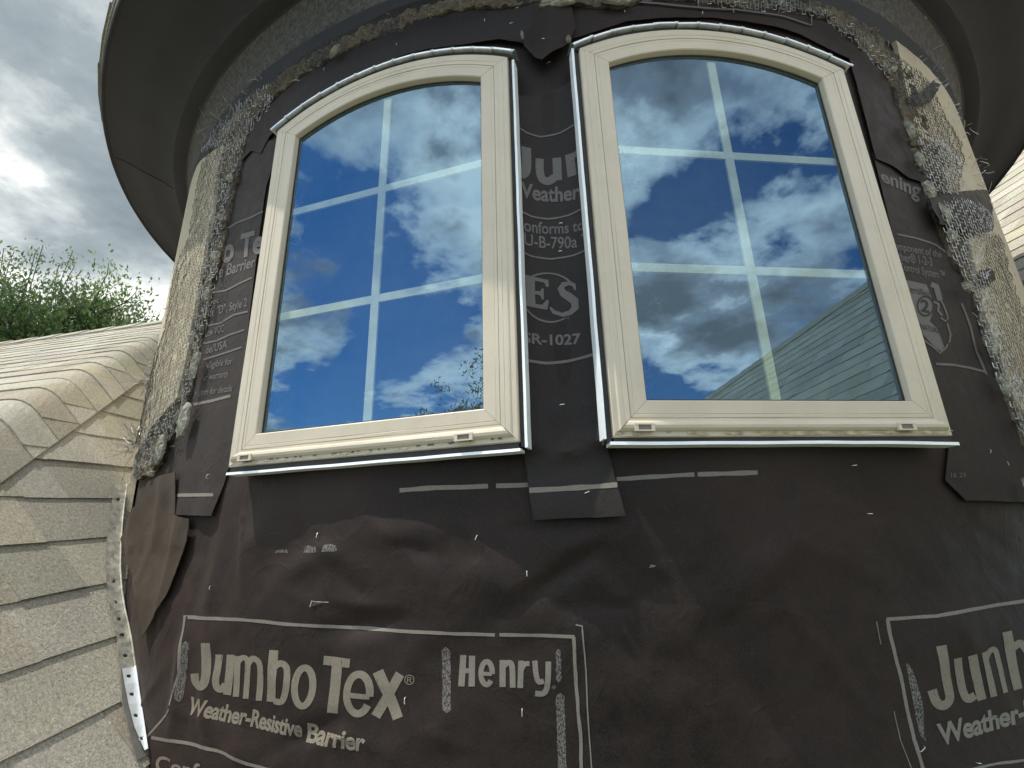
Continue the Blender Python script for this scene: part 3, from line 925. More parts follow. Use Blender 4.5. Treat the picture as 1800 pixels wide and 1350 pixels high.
line_on(mid, [(925, 639), (960, 640), (1000, 635), (1053, 625)], 5, o4, 'ink_dim', offf=off_mid)
line_on(mid, [(932, 863), (985, 861), (1083, 854)], 9, o4, 'ink_line', offf=off_mid)


def off_left(u, z): return .004+(.010*max(0, (.17-z)/.1) if z < .17 else 0)+.004*math.sin(u*40)*max(0, min(1, (.3-z)*4))


left = wall_patch('felt_strip', M['felt_b'], px([(300, 905), (381, 907), (392, 870), (404, 828), (412, 800), (470, 330), (500, 245), (470, 250), (430, 270), (400, 330), (375, 420), (350, 560), (325, 660), (312, 740), (300, 800), (303, 850)]),
                  .003, .002, .014, amp=.001, offf=off_left)
tag(left, 'dusty dark paper strip hanging left of the left window, lettering down its face', 'building paper')
D = 'ink_dim'
kw = dict(off=o4, m=D, offf=off_left)
line_on(left, [(405, 403), (420, 393), (445, 384), (466, 374)], 3, o4, D, offf=off_left)
text_on(left, 'o Te', [(393, 466), (466, 446), (470, 402), (398, 420)], bold=.04, **kw)
text_on(left, 'e Barrier', [(389, 491), (452, 471), (454, 452), (391, 468)], bold=.02, **kw)
line_on(left, [(378, 516), (402, 512), (425, 500), (447, 490)], 3, o4, D, offf=off_left)
text_on(left, 'pec.', [(372, 538), (393, 533), (394, 524), (373, 527)], bold=.012, **kw)
text_on(left, 'de "D", Style 2', [(371, 559), (438, 540), (439, 525), (372, 544)], bold=.012, **kw)
line_on(left, [(368, 574), (392, 569), (415, 555), (440, 549)], 3, o4, D, offf=off_left)
text_on(left, 'Low VOC', [(366, 594), (398, 585), (399, 571), (366, 580)], bold=.012, **kw)
line_on(left, [(363, 605), (385, 600), (410, 589), (433, 581)], 3, o4, D, offf=off_left)
text_on(left, 'de/USA', [(366, 624), (403, 613), (404, 598), (367, 610)], bold=.012, **kw)
line_on(left, [(362, 634), (390, 625), (428, 612)], 3, o4, D, offf=off_left)
text_on(left, 'eligible for', [(368, 649), (412, 641), (414, 629), (370, 637)], bold=.010, **kw)
text_on(left, 'ur warranty.', [(362, 671), (406, 663), (408, 651), (364, 659)], bold=.010, **kw)
text_on(left, 'y.com for details', [(346, 698), (412, 689), (414, 677), (350, 686)], bold=.010, **kw)
line_on(left, [(345, 712), (375, 706), (410, 697)], 5, o4, 'ink_line', offf=off_left)
line_on(left, [(303, 871), (383, 870)], 6, o4, 'ink_line', offf=off_left)


def off_right(u, z): return .003+.006*max(0, min(1, (.2-z)*6))


right = wall_patch('felt_sheet', M['felt_b'], px([(1640, 755), (1660, 790), (1656, 845), (1691, 880), (1800, 884), (1850, 886), (1860, 780), (1790, 740), (1740, 610), (1690, 480), (1640, 360), (1610, 290), (1530, 270), (1545, 330), (1590, 520), (1620, 650)]),
                   .003, .002, .016, amp=.0012, offf=off_right)
tag(right, 'dark paper sheet right of the right window printed with a shield emblem', 'building paper')
kw = dict(off=o4, m=D, offf=off_right)
text_on(right, 'ening', [(1545, 322), (1612, 352), (1615, 325), (1540, 300)], bold=.03, **kw)
line_on(right, [(1572, 415), (1605, 421), (1640, 432), (1662, 448)], 3, o4, D, offf=off_right)
text_on(right, 'omponent of the', [(1568, 441), (1651, 455), (1650, 443), (1566, 427)], bold=.012, **kw)
text_on(right, 'ther\u00ae 1-2-3', [(1575, 461), (1635, 470), (1633, 454), (1572, 445)], bold=.012, **kw)
text_on(right, 'Control System\u2122', [(1578, 477), (1657, 493), (1656, 479), (1575, 463)], bold=.012, **kw)
# shield emblem: filled field, then its outline strokes
blob_on(right, [(1586, 494), (1624, 502), (1632, 520), (1636, 548), (1630, 566), (1644, 580), (1655, 612), (1650, 619), (1640, 613), (1618, 590)], o4, D, 'printed_emblem', offf=off_right)
line_on(right, [(1632, 502), (1641, 505), (1648, 530)], 9, o4, D, 'printed_emblem', offf=off_right)
line_on(right, [(1640, 503), (1647, 525), (1655, 540), (1662, 560), (1658, 566), (1650, 560)], 3, o4, D, 'printed_emblem', offf=off_right)
line_on(right, [(1637, 532), (1646, 536), (1645, 548), (1652, 556)], 4, o4, D, 'printed_emblem', offf=off_right)
line_on(right, [(1661, 570), (1667, 590), (1664, 604)], 3, o4, D, 'printed_emblem', offf=off_right)
line_on(right, [(1610, 592), (1628, 605), (1648, 622), (1659, 612), (1661, 606)], 3.4, o4, D, 'printed_emblem', offf=off_right)
ring = [(1622+14*math.cos(R_(q)), 540+17*math.sin(R_(q))) for q in range(0, 361, 20)]
line_on(right, ring, 3, o4+.0006, 'deck', 'printed_emblem', offf=off_right, wob=0)
text_on(right, '2', [(1614, 549), (1629, 553), (1629, 530), (1613, 527)], o4+.0006, .03, 'deck', offf=off_right, name='printed_emblem')
text_on(right, 'ertified', [(1596, 516), (1630, 524), (1630, 513), (1594, 504)], o4+.0006, .0, 'deck', offf=off_right, name='printed_emblem')
text_on(right, 'NATURE', [(1614, 580), (1647, 588), (1645, 579), (1612, 570)], o4+.0006, .0, 'deck', offf=off_right, name='printed_emblem')
line_on(right, [(1641, 641), (1670, 643), (1700, 648), (1726, 655)], 4, o4, D, offf=off_right)
line_on(right, [(1686, 535), (1700, 575), (1712, 620), (1728, 660)], 4, o4, D, offf=off_right)
text_on(right, '16 25', [(1664, 840), (1688, 840), (1688, 832), (1664, 832)], o4, 0, D, offf=off_right)


def off_up(u, z): return .007+.003*math.sin(u*17)


ul = wall_patch('felt_sheet', M['felt_b'], px([(418, 262), (428, 292), (447, 268), (462, 272), (478, 243), (500, 220), (560, 175), (650, 128), (760, 92), (880, 76), (935, 88), (985, 20), (1000, -15), (800, -15), (640, 45), (520, 120), (450, 185), (425, 215)]),
                .006, .002, .015, amp=.003, offf=off_up, seed=4)
tag(ul, 'dark paper sheet lapped over the arch of the left window, ragged at its left end', 'building paper')
ur = wall_patch('felt_sheet', M['felt'], px([(940, 20), (955, 90), (1015, 70), (1100, 45), (1249, 36), (1400, 66), (1487, 108), (1500, 150), (1534, 283), (1562, 298), (1590, 318), (1618, 326), (1615, 270), (1585, 190), (1540, 110), (1470, 55), (1380, 12), (1250, -12), (1000, -15)]),
                .004, .002, .015, amp=.0015, offf=off_up, seed=9)
tag(ur, 'dark paper sheet lapped over the arch of the right window and down its right side', 'building paper')
line_on(ur, [(1108, 14), (1180, 20), (1290, 26), (1370, 40), (1420, 52), (1421, 30)], 2.5, .013, D, offf=lambda u, z: .003*math.sin(u*17)+.0035)
line_on(ur, [(1224, 22), (1222, 6)], 2.5, .013, D, offf=lambda u, z: .003*math.sin(u*17)+.0035)
line_on(ur, [(1284, 32), (1283, 12)], 2.5, .013, D, offf=lambda u, z: .003*math.sin(u*17)+.0035)


def off_dia(u, z):
    c = -5.7*K; return .018+.012*math.sin((u-c)*60)*.5+.010*max(0, 1.38-z)*8


dia = wall_patch('felt_flap', M['felt'], px([(916, 58), (921, 78), (934, 90), (940, 98), (948, 103), (953, 106), (968, 97), (985, 84), (1000, 70), (1012, 40), (1005, 5), (950, 5), (935, 38)], R0+.035), .010, .002, .006, amp=.0006, offf=off_dia)
tag(dia, 'pointed dark paper flap hanging over the top of the strip between the windows', 'building paper')

def off_flap(u, z):
    s = (u/K+35)/6; return .012+.020*max(0, -s)+.0035*math.sin(u*42+z*8+3*noise.noise(Vector((u*6, z*3, 1))))


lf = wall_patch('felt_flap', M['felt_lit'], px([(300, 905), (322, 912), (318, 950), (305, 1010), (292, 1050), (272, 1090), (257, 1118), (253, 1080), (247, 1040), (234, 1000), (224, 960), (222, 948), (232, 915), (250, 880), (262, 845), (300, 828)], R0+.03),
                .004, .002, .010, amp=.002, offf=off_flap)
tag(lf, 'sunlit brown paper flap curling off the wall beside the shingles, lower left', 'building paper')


def strokes_on(parent, strokes, off=.0042, m='ink', name='printed_logo', offf=None, f=lambda x, y: (x, y), sc=1.0, clipx=None):
    """heavy lettering: every stroke a thick poly-line (pixel coords through f), all merged into one flat shape"""
    pts = []; faces = []
    for pl, wd in strokes:
        P = [Vector(p) for p in pl]
        if len(P) > 2:                                            # smooth the poly-line
            Q = []
            for i in range(len(P)-1):
                p0, p1_, p2_, p3_ = P[max(0, i-1)], P[i], P[i+1], P[min(len(P)-1, i+2)]
                for k in range(5):
                    t = k/5; Q.append(.5*((2*p1_)+(p2_-p0)*t+(2*p0-5*p1_+4*p2_-p3_)*t*t+(3*p1_-p0-3*p2_+p3_)*t**3))
            Q.append(P[-1]); P = Q
        else: P = [P[0].lerp(P[1], k/6) for k in range(7)]
        L_, R2 = [], []
        for i, p in enumerate(P):
            d = (P[min(i+1, len(P)-1)]-P[max(0, i-1)]).normalized(); n = Vector((-d.y, d.x))*wd*.5; L_.append(p+n); R2.append(p-n)
        for i in range(len(P)-1):
            k = len(pts); pts += [L_[i], R2[i], R2[i+1], L_[i+1]]; faces.append([k, k+1, k+2, k+3])
    uv = []
    for p in pts:
        x, y = f(p.x, p.y)
        if clipx: x = min(max(x, clipx[0]), clipx[1])
        t, z = S(x, y); uv.append(Vector((t*K*100, z*100)))
    r = delaunay_2d_cdt(uv, [], faces, 1, 1e-4)
    bm = bmesh.new(); V = [bm.verts.new((v.x/100, v.y/100, 0)) for v in r[0]]
    quads = [[uv[i] for i in q] for q in faces]; qb = [(min(p.x for p in q), max(p.x for p in q), min(p.y for p in q), max(p.y for p in q)) for q in quads]
    for fc in r[2]:
        c = sum((r[0][i] for i in fc), Vector((0, 0)))/len(fc)
        if not any(b[0] <= c.x <= b[1] and b[2] <= c.y <= b[3] and inside(c, q) for q, b in zip(quads, qb)): continue
        try: bm.faces.new([V[i] for i in fc])
        except Exception: pass
    slice_bm(bm, .010)
    for v in [v for v in bm.verts if not v.link_faces]: bm.verts.remove(v)
    for v in bm.verts:
        t, z = v.co.x/K, v.co.y; v.co = PG(t, z, off) if parent is felt else P3(t, z, off+(offf(v.co.x, v.co.y) if offf else 0))
    bmesh.ops.recalc_face_normals(bm, faces=bm.faces)
    return mesh_obj(name, bm, M[m], parent)


def ell(cx, cy, rx, ry, a0, a1, n=9, tilt=0.0):
    return [(cx+rx*math.cos(R_(a0+(a1-a0)*i/n))+tilt*ry*math.sin(R_(a0+(a1-a0)*i/n)), cy-ry*math.sin(R_(a0+(a1-a0)*i/n))) for i in range(n+1)]


JT = [([(550, 252), (549, 340), (545, 430), (530, 485), (508, 498), (488, 480), (480, 425)], 46),
      ([(612, 320), (603, 400), (592, 470), (600, 508), (622, 515), (645, 488)], 38), ([(672, 322), (664, 440), (650, 548)], 42),
      ([(708, 330), (704, 440), (697, 560)], 32), ([(704, 372), (730, 340), (756, 350), (762, 390), (755, 480), (748, 572)], 30), ([(760, 380), (788, 345), (822, 362), (832, 410), (826, 500), (818, 584)], 34),
      ([(908, 298), (900, 440), (888, 590)], 52), ([(912, 392), (945, 372), (978, 392), (985, 450), (975, 530), (950, 588), (905, 585)], 36),
      (ell(1076, 505, 50, 108, 0, 368, 14, .06), 38)]
TX = [([(1184, 356), (1336, 372)], 52), ([(1262, 368), (1250, 510), (1233, 655)], 60),
      ([(1330, 552), (1446, 562)], 30), (ell(1384, 545, 66, 112, -8, 325, 13, .05), 42),
      ([(1492, 418), (1550, 545), (1606, 684)], 62), ([(1618, 432), (1552, 550), (1478, 674)], 54)]
HN = [([(643, 754), (634, 918)], 34), ([(690, 757), (689, 918)], 34), ([(640, 835), (690, 838)], 26),
      ([(745, 850), (795, 853)], 20), (ell(768, 848, 30, 60, -5, 320, 12), 28),
      ([(851, 780), (852, 920)], 32), ([(852, 815), (878, 795), (900, 812), (905, 924)], 30),
      ([(948, 784), (944, 926)], 30), ([(950, 830), (966, 803), (992, 800)], 26),
      ([(1020, 784), (1028, 860), (1042, 895), (1068, 890)], 28), ([(1092, 788), (1090, 880), (1080, 940), (1058, 958), (1022, 956)], 30)]
J2 = [([(1338, 700), (1366, 830), (1392, 930), (1402, 985), (1372, 1018), (1330, 1000), (1304, 935)], 50),
      ([(1424, 766), (1448, 860), (1472, 940), (1500, 985), (1538, 965)], 42), ([(1500, 750), (1538, 870), (1576, 990)], 48),
      ([(1566, 735), (1598, 850), (1634, 972)], 32), ([(1575, 790), (1596, 735), (1630, 725), (1652, 780), (1694, 950)], 30),
      ([(1692, 628), (1726, 780), (1766, 935)], 50), ([(1720, 720), (1762, 690), (1800, 730), (1830, 800), (1845, 860)], 40)]
J3 = [([(978, 798), (980, 870), (976, 925), (952, 955), (925, 925)], 48), ([(1047, 846), (1048, 915), (1062, 958), (1095, 965), (1125, 945)], 42), ([(1136, 840), (1141, 962)], 46),
      ([(1202, 828), (1216, 950)], 46), ([(1210, 850), (1245, 832)], 30), ([(1278, 862), (1286, 938)], 20)]

# ------------------------------------------------------------------ large print on the base sheet
kw = dict(off=.0008, offf=None)
line_on(felt, [(335, 1083), (420, 1088), (520, 1098), (700, 1110), (870, 1116)], 6, .0008)
line_on(felt, [(878, 1116), (940, 1117), (1010, 1119)], 6, .0008)
line_on(felt, [(1008, 1119), (1012, 1200), (1020, 1290), (1022, 1352)], 6, .0008, wob=2)
line_on(felt, [(1012, 1098), (1023, 1100), (1030, 1180), (1034, 1270), (1040, 1352)], 2.5, .0009)
line_on(felt, [(337, 1084), (333, 1140), (330, 1180), (317, 1222), (312, 1245), (290, 1272), (265, 1300), (258, 1345)], 3.5, .0008)
strokes_on(felt, JT, .0008, f=lambda x, y: (200+x/3.214, 1050+y/3.214))
strokes_on(felt, TX, .0008, f=lambda x, y: (200+x/3.214, 1050+y/3.214))
strokes_on(mid, J3, o4, 'ink_dim', offf=off_mid, f=lambda x, y: (600+x/3, y/3))
text_on(felt, '\u00ae', [(711, 1203), (728, 1204), (729, 1187), (711, 1186)], bold=.0, m='ink', **kw)
text_on(felt, 'Weather-Resistive', [(336, 1252), (528, 1298), (532, 1266), (342, 1222)], bold=.03, m='ink', spacing=.95, **kw)
text_on(felt, 'Barrier', [(536, 1305), (642, 1321), (646, 1287), (540, 1270)], bold=.03, m='ink', spacing=.95, **kw)
strokes_on(felt, HN, .0008, 'ink_line', f=lambda x, y: (600+x/3, 900+y/3))
text_on(felt, '\u00ae', [(970, 1211), (977, 1211), (977, 1205), (970, 1205)], bold=.0, m='ink', **kw)
line_on(felt, [(281, 1292), (310, 1298), (345, 1305), (400, 1322), (440, 1340), (470, 1350), (510, 1356)], 6, .0008)
text_on(felt, 'Conforms to', [(286, 1352), (470, 1392), (470, 1366), (288, 1322)], bold=.02, m='ink', **kw)
text_on(felt, 'S', [(262, 1350), (274, 1352), (276, 1325), (266, 1322)], bold=.02, m='ink_dim', **kw)
for (x0, x1, y0, y1, sx) in ((776, 791, 1143, 1246, 3), (977, 986, 1146, 1194, 1), (977, 992, 1224, 1352, 4), (336, 345, 1130, 1225, -14)):
    n = 14; Lp = [(x0+sx*i/n+2*noise.noise(Vector((i*.6, x0, 0))), y0+(y1-y0)*i/n) for i in range(n+1)]
    Rp = [(x1+sx*i/n+2*noise.noise(Vector((i*.6, x1, 5))), y0+(y1-y0)*i/n) for i in range(n+1)]
    m_ = [((Lp[0][0]+Rp[0][0])/2, y0-6)]
    blob_on(felt, m_+Rp+[((Lp[-1][0]+Rp[-1][0])/2, y1+6)]+Lp[::-1], .0008, 'smudge', 'print_smudge')
# the same print starting again at the right
line_on(felt, [(1555, 1088), (1640, 1082), (1700, 1070), (1800, 1056), (1860, 1050)], 6, .0008)
line_on(felt, [(1556, 1088), (1570, 1150), (1590, 1230), (1605, 1300), (1622, 1352)], 6, .0008, wob=1.5)
line_on(felt, [(1538, 1092), (1546, 1132)], 1.6, .0008); line_on(felt, [(1571, 1250), (1582, 1300), (1602, 1350)], 1.6, .0008)
strokes_on(felt, J2, .0008, f=lambda x, y: (1200+x/3, 900+y/3))
text_on(felt, 'Weather-Resis', [(1653, 1312), (1880, 1245), (1875, 1210), (1645, 1272)], bold=.03, m='ink_line', spacing=.95, **kw)
n = 12; blob_on(felt, [(1590, 1165)]+[(1597+9*math.sin(i/n*3.14)+i*2.2, 1170+i*11) for i in range(n)]+[(1628, 1305)]+[(1589+i*2.4, 1170+i*11) for i in range(n)][::-1], .0008, 'smudge', 'print_smudge')
line_on(felt, [(1700, 1354), (1760, 1342), (1850, 1330)], 5, .0008)
line_on(felt, [(703, 862), (760, 858), (858, 855)], 8, .0008); line_on(felt, [(872, 854), (930, 852)], 8, .0008)
line_on(felt, [(1084, 842), (1220, 834)], 7.5, .0008); line_on(felt, [(1226, 834), (1332, 831)], 8, .0008)
for q_ in ([(536, 972), (539, 960), (547, 958), (553, 962), (560, 960), (562, 971)], [(572, 970), (575, 957), (585, 956), (594, 959), (597, 969)], [(484, 972), (487, 967), (505, 966), (507, 972)]): blob_on(felt, q_, .0008, 'smudge', 'print_smudge', .006)
# torn slit showing the sheathing
blob_on(felt, [(549, 1066), (552, 1055), (556, 1057), (580, 1058), (568, 1060), (558, 1064)], .0016, 'deck', 'torn_slit', step=.004)
line_on(felt, [(549, 1066), (552, 1055), (556, 1057), (581, 1058)], 1.2, .003, 'bare', 'torn_edge', wob=0)
blob_on(felt, [(1140, 998), (1143, 992), (1153, 994), (1148, 997)], .0016, 'ink_dim', 'torn_nick', step=.004)


# ------------------------------------------------------------------ staples
def staple(x, y, ang, ln, label, off=.003):
    t, z = S(x, y); p = P3(t, z, off)
    o = bpy.data.objects.new('staple', ST); COL.objects.link(o)
    o.matrix_world = Matrix.Translation(p) @ Matrix.Rotation(R_(t), 4, 'Z') @ Matrix.Rotation(R_(-ang), 4, 'Y') @ Matrix.Diagonal((ln, 1, 1, 1))
    tag(o, label, 'staple', 'steel staples in the paper')


bm = bmesh.new(); prev = None
path = [(-.0055, .004), (-.0052, -.0008), (-.0035, -.0019), (.0035, -.0019), (.0052, -.0008), (.0055, .004)]
for x, y in path:
    row = [bm.verts.new((x, y+a, b)) for a, b in ((-.0005, -.0006), (-.0005, .0006), (.0005, .0006), (.0005, -.0006))]
    if prev:
        for j in range(4): bm.faces.new([prev[j], prev[(j+1) % 4], row[(j+1) % 4], row[j]])
    prev = row
bmesh.ops.recalc_face_normals(bm, faces=bm.faces)
ST = bpy.data.meshes.new('staple'); bm.to_mesh(ST); bm.free(); ST.materials.append(M['staple'])
for a in [
    (562, 941, 78, 1, 'upright staple between the hanging left strip and the left window sill, over the faded print'),
    (839, 945, 65, 1, 'tilted staple in the big sheet below the right corner of the left window'),
    (927, 1008, 90, 1, 'upright staple under the hanging middle strip'),
    (713, 1231, 88, 1.1, 'upright staple just right of the big X in the large print'),
    (918, 1252, 88, 1.2, 'upright staple below the word with the capital H'),
    (383, 1032, 88, .8, 'small staple in the lit paper right of the curling flap'),
    (988, 714, 3, 1, 'flat staple on the middle strip where it bends, below the number 1027', .010),
    (1031, 867, 20, 1, 'tilted staple just under the white bar of the middle strip', .020),
    (986, 398, 2, .8, 'small staple over the words Conforms to on the middle strip', .012),
    (985, 447, 2, .8, 'small staple under the 790 on the middle strip', .012),
    (965, 117, 12, 1, 'staple on the middle strip just below the pointed flap', .012),
    (956, 92, -2, .8, 'staple through the tip of the pointed flap', .040),
    (1502, 818, 5, 1, 'flat staple in the dark paper under the right window sill'),
    (1528, 903, 0, 1, 'lone flat staple in the dark paper farther below the right window sill'),
    (1617, 1315, 28, 1.3, 'staple on the left border line of the right-hand print'),
    (1720, 1341, -10, .8, 'staple under the second printed line at the lower right corner'),
    (900, 50, 25, 1, 'tilted staple in the upper sheet left of the pointed flap', .016),
    (910, 24, 8, .8, 'staple in the upper sheet high above the pointed flap', .016),
    (854, 44, 80, .8, 'bright staple in the upper sheet above the right end of the left arch', .016),
    (997, 37, 100, .9, 'staple in the paper right of the pointed flap', .016),
    (1096, 30, 100, .6, 'small staple in the upper sheet above the left part of the right arch', .016),
    (1230, 33, 80, .9, 'staple in the upper sheet above the middle of the right arch', .016),
    (576, 128, 75, .9, 'staple in the upper sheet over the left part of the left arch', .016),
    (702, 86, 75, .8, 'staple in the upper sheet over the middle of the left arch', .016),
    (373, 838, 62, 1.1, 'slanted staple near the foot of the hanging left strip', .013),
    (1733, 794, 60, 1, 'slanted staple in the right-hand sheet below the sill level', .008),
    (1763, 816, 100, .9, 'staple near the right edge in the right-hand sheet', .008)]:
    staple(*a)

# ------------------------------------------------------------------ stucco remains, scratch coat, lath
RS = R0+.030
cream_l = px([(400, 232), (392, 255), (384, 290), (376, 330), (372, 372), (362, 420), (352, 480), (337, 560), (328, 617), (318, 663), (310, 697), (286, 727), (264, 752), (247, 785), (233, 806), (223, 826)], RS)
cream_l = [(-47.2, 1.585)]+cream_l[1:]
poly = cream_l+[(-50, .10), (-84, .10), (-84, 1.585)]
wall_patch('stucco_band', M['stucco'], poly, .028, .020, .02, turret, .004, flat=True, smooth=False, seed=1)
cream_r = [(26.3, 1.585)]+px([(1592, 112), (1600, 150), (1612, 200), (1626, 250), (1660, 252), (1668, 300), (1678, 340), (1705, 345), (1712, 372), (1706, 395), (1716, 440), (1726, 480), (1737, 540), (1757, 590), (1775, 640), (1790, 690), (1830, 760)], RS)
poly = cream_r+[(34, -.3), (66, -.3), (66, 1.585)]
wall_patch('stucco_band', M['stucco'], poly, .019, .014, .02, turret, .004, flat=True, smooth=False, seed=2)


def off_s(a): return lambda u, z: a*(fbm(u, 2, z, 26, 4)+.6*fbm(u, 5, z, 70, 2))


RG = R0+.015
sc_l = px([(432, 250), (420, 300), (408, 350), (397, 400), (388, 450), (372, 500), (362, 560), (350, 600), (343, 640), (334, 690), (322, 725), (303, 765), (286, 800), (270, 828), (242, 842), (216, 834)], RG)
sc_l += px([(223, 822), (240, 785), (262, 742), (280, 712), (300, 690), (312, 655), (322, 610), (331, 555), (346, 475), (356, 415), (366, 365), (371, 325), (378, 285), (386, 250), (400, 226)], RG)
wall_patch('scratch_coat', M['scratch'], sc_l, .016, .016, .0065, turret, .008, offf=off_s(.009), flat=True, smooth=False, seed=3)
up_l = [(-47.2, 1.585)]+px([(428, 262), (442, 215), (480, 172), (540, 130), (600, 92), (650, 70), (700, 57), (733, 35), (787, 21), (833, 12), (880, 16), (915, 12), (960, -2), (1000, 4), (1045, 12), (1095, 14), (1140, 2), (1200, 0), (1260, 4), (1320, 16), (1400, 22), (1453, 30), (1490, 62), (1520, 92), (1553, 125), (1570, 152), (1577, 182), (1593, 215), (1602, 255)], RG)
up_l += px([(1640, 256), (1622, 200), (1604, 140), (1580, 100), (1555, 82)], RG)+[(23.8, 1.5845), (0, 1.5845), (-20, 1.5845)]
wall_patch('scratch_coat', M['scratch'], up_l, .018, .018, .0075, turret, .009, offf=off_s(.010), flat=True, smooth=False, seed=5)
sc_r = px([(1593, 215), (1602, 255), (1614, 300), (1634, 350), (1648, 383), (1668, 437), (1682, 462), (1706, 500), (1717, 525), (1723, 557), (1733, 592), (1750, 640), (1768, 690), (1784, 730), (1802, 775), (1870, 900), (1900, 860)], RG)
sc_r += px([(1832, 760), (1796, 695), (1780, 640), (1762, 590), (1742, 540), (1732, 480), (1722, 440), (1716, 395), (1722, 372), (1712, 342), (1690, 342), (1680, 300), (1672, 250), (1640, 250), (1622, 205)], RG)
wall_patch('scratch_coat', M['scratch'], sc_r, .010, .012, .0075, turret, .008, offf=off_s(.009), flat=True, smooth=False, seed=6)
# bare paper patches on the right-hand stucco
for k, pl in enumerate(([(1632, 352), (1660, 342), (1734, 335), (1740, 352), (1745, 400), (1742, 408), (1716, 412), (1690, 404), (1650, 395)],
                        [(1598, 172), (1622, 160), (1640, 142), (1652, 150), (1632, 182), (1612, 186)],
                        [(1735, 472), (1746, 478), (1748, 492), (1738, 502), (1722, 498), (1720, 476)])):
    wall_patch('bare_felt_patch', M['felt_b'], px(pl, RS), .033, .002, .012, turret, .003, offf=off_s(.003), flat=True, seed=20+k)


def flake(x, y, w_, h_, rot, label, m='mortar', off=.03, seed=0, tilt=0.0):
    t, z = S(x, y, R0+.02); p = P3(t, z, off, True)
    r2 = random.Random(seed+int(x)); bm = bmesh.new(); n = 22; rings = []
    ks = [r2.uniform(.75, 1.1) for _ in range(n)]
    for fr in (1.0, .66, .33):
        rings.append([bm.verts.new((w_*.5*fr*ks[i]*math.cos(2*math.pi*i/n), -.004-.010*(1-fr*fr)-.007*noise.noise(Vector((fr*3, i*.8, seed))), h_*.5*fr*ks[i]*math.sin(2*math.pi*i/n))) for i in range(n)])
    c = bm.verts.new((0, -.014, 0)); bk = [bm.verts.new((v.co.x*.97, .004, v.co.z*.97)) for v in rings[0]]
    for i in range(n):
        j = (i+1) % n
        for a, b in ((0, 1), (1, 2)): bm.faces.new([rings[a][i], rings[a][j], rings[b][j], rings[b][i]])
        bm.faces.new([rings[2][i], rings[2][j], c]); bm.faces.new([rings[0][i], bk[i], bk[j], rings[0][j]])
    bm.faces.new(bk); bmesh.ops.recalc_face_normals(bm, faces=bm.faces)
    o = mesh_obj('mortar_flake', bm, M[m]); tag(o, label, 'mortar chip', 'broken mortar chips along the torn edge')
    o.matrix_world = Matrix.Translation(p) @ Matrix.Rotation(R_(t), 4, 'Z') @ Matrix.Rotation(R_(-rot), 4, 'Y') @ Matrix.Rotation(tilt, 4, 'X')


for k, a in enumerate([
    (349, 646, .030, .105, -15, 'long grey mortar chip beside the words eligible for on the left strip'),
    (330, 740, .055, .115, -12, 'largest curled grey mortar chip, hanging level with the bottom of the left pane'),
    (290, 790, .050, .105, -20, 'cream mortar chip with a ragged foot below the big curled chip'),
    (274, 833, .028, .018, 20, 'small loose chip at the lower end of the torn left edge'),
    (411, 316, .022, .030, 10, 'pale chip on the left torn edge, level with the upper cross bar'),
    (394, 385, .026, .020, 40, 'pale chip on the left torn edge beside the faded big letter o'),
    (384, 455, .020, .048, -10, 'narrow grey chip beside the word Barrier on the left strip'),
    (371, 520, .020, .042, -15, 'grey chip on the left torn edge above the word Style'),
    (594, 95, .055, .014, 35, 'thin pale sliver above the left arch'),
    (985, 10, .120, .030, 5, 'broad cream chip under the cornice above the pointed flap'),
    (1080, 8, .100, .022, -12, 'long tan chip under the cornice above the left end of the right arch'),
    (1562, 128, .022, .030, -40, 'small pale chip above the right shoulder of the right window'),
    (1368, 8, .018, .030, 10, 'small upright chip under the cornice above the right arch'),
    (1592, 232, .018, .065, 12, 'narrow grey chip on the right torn edge, level with the upper cross bar'),
    (1609, 285, .018, .050, 15, 'thin chip on the right torn edge just below the narrow one'),
    (1626, 338, .036, .060, 25, 'grey chip beside the cut-off word at the right window'),
    (1651, 380, .032, .070, 15, 'largest grey chip on the right torn edge, above the small print'),
    (1665, 418, .026, .040, 10, 'square grey chip under the largest chip of the right torn edge'),
    (1692, 508, .040, .022, -35, 'white torn shred sticking out beside the shield emblem'),
    (1733, 612, .030, .060, 20, 'oval grey chip below the shield emblem on the right torn edge'),
    (1755, 680, .026, .070, 20, 'second oval grey chip lower on the right torn edge'),
    (1790, 745, .014, .060, 15, 'narrow greenish chip at the lower right torn edge'),
    (919, 70, .008, .022, 8, 'tiny pale sliver at the left corner of the pointed flap'),
    (999, 77, .016, .014, 40, 'small tan sliver at the right corner of the pointed flap'),
    (1800, 865, .018, .070, 10, 'grey chip cut by the right picture border')]):
    flake(*a, seed=k)


# chicken-wire lath: hexagonal cells as thin tubes
def tube(bm, pts, r, n=4):
    rows = []
    for i, p in enumerate(pts):
        d = (pts[min(i+1, len(pts)-1)]-pts[max(0, i-1)])
        if d.length < 1e-7: d = Vector((0, 0, 1))
        q = d.to_track_quat('Z', 'Y')
        rows.append([bm.verts.new(p+q @ Vector((r*math.cos(2*math.pi*k/n), r*math.sin(2*math.pi*k/n), 0))) for k in range(n)])
    for a, b in zip(rows, rows[1:]):
        for k in range(n): bm.faces.new([a[k], a[(k+1) % n], b[(k+1) % n], b[k]])


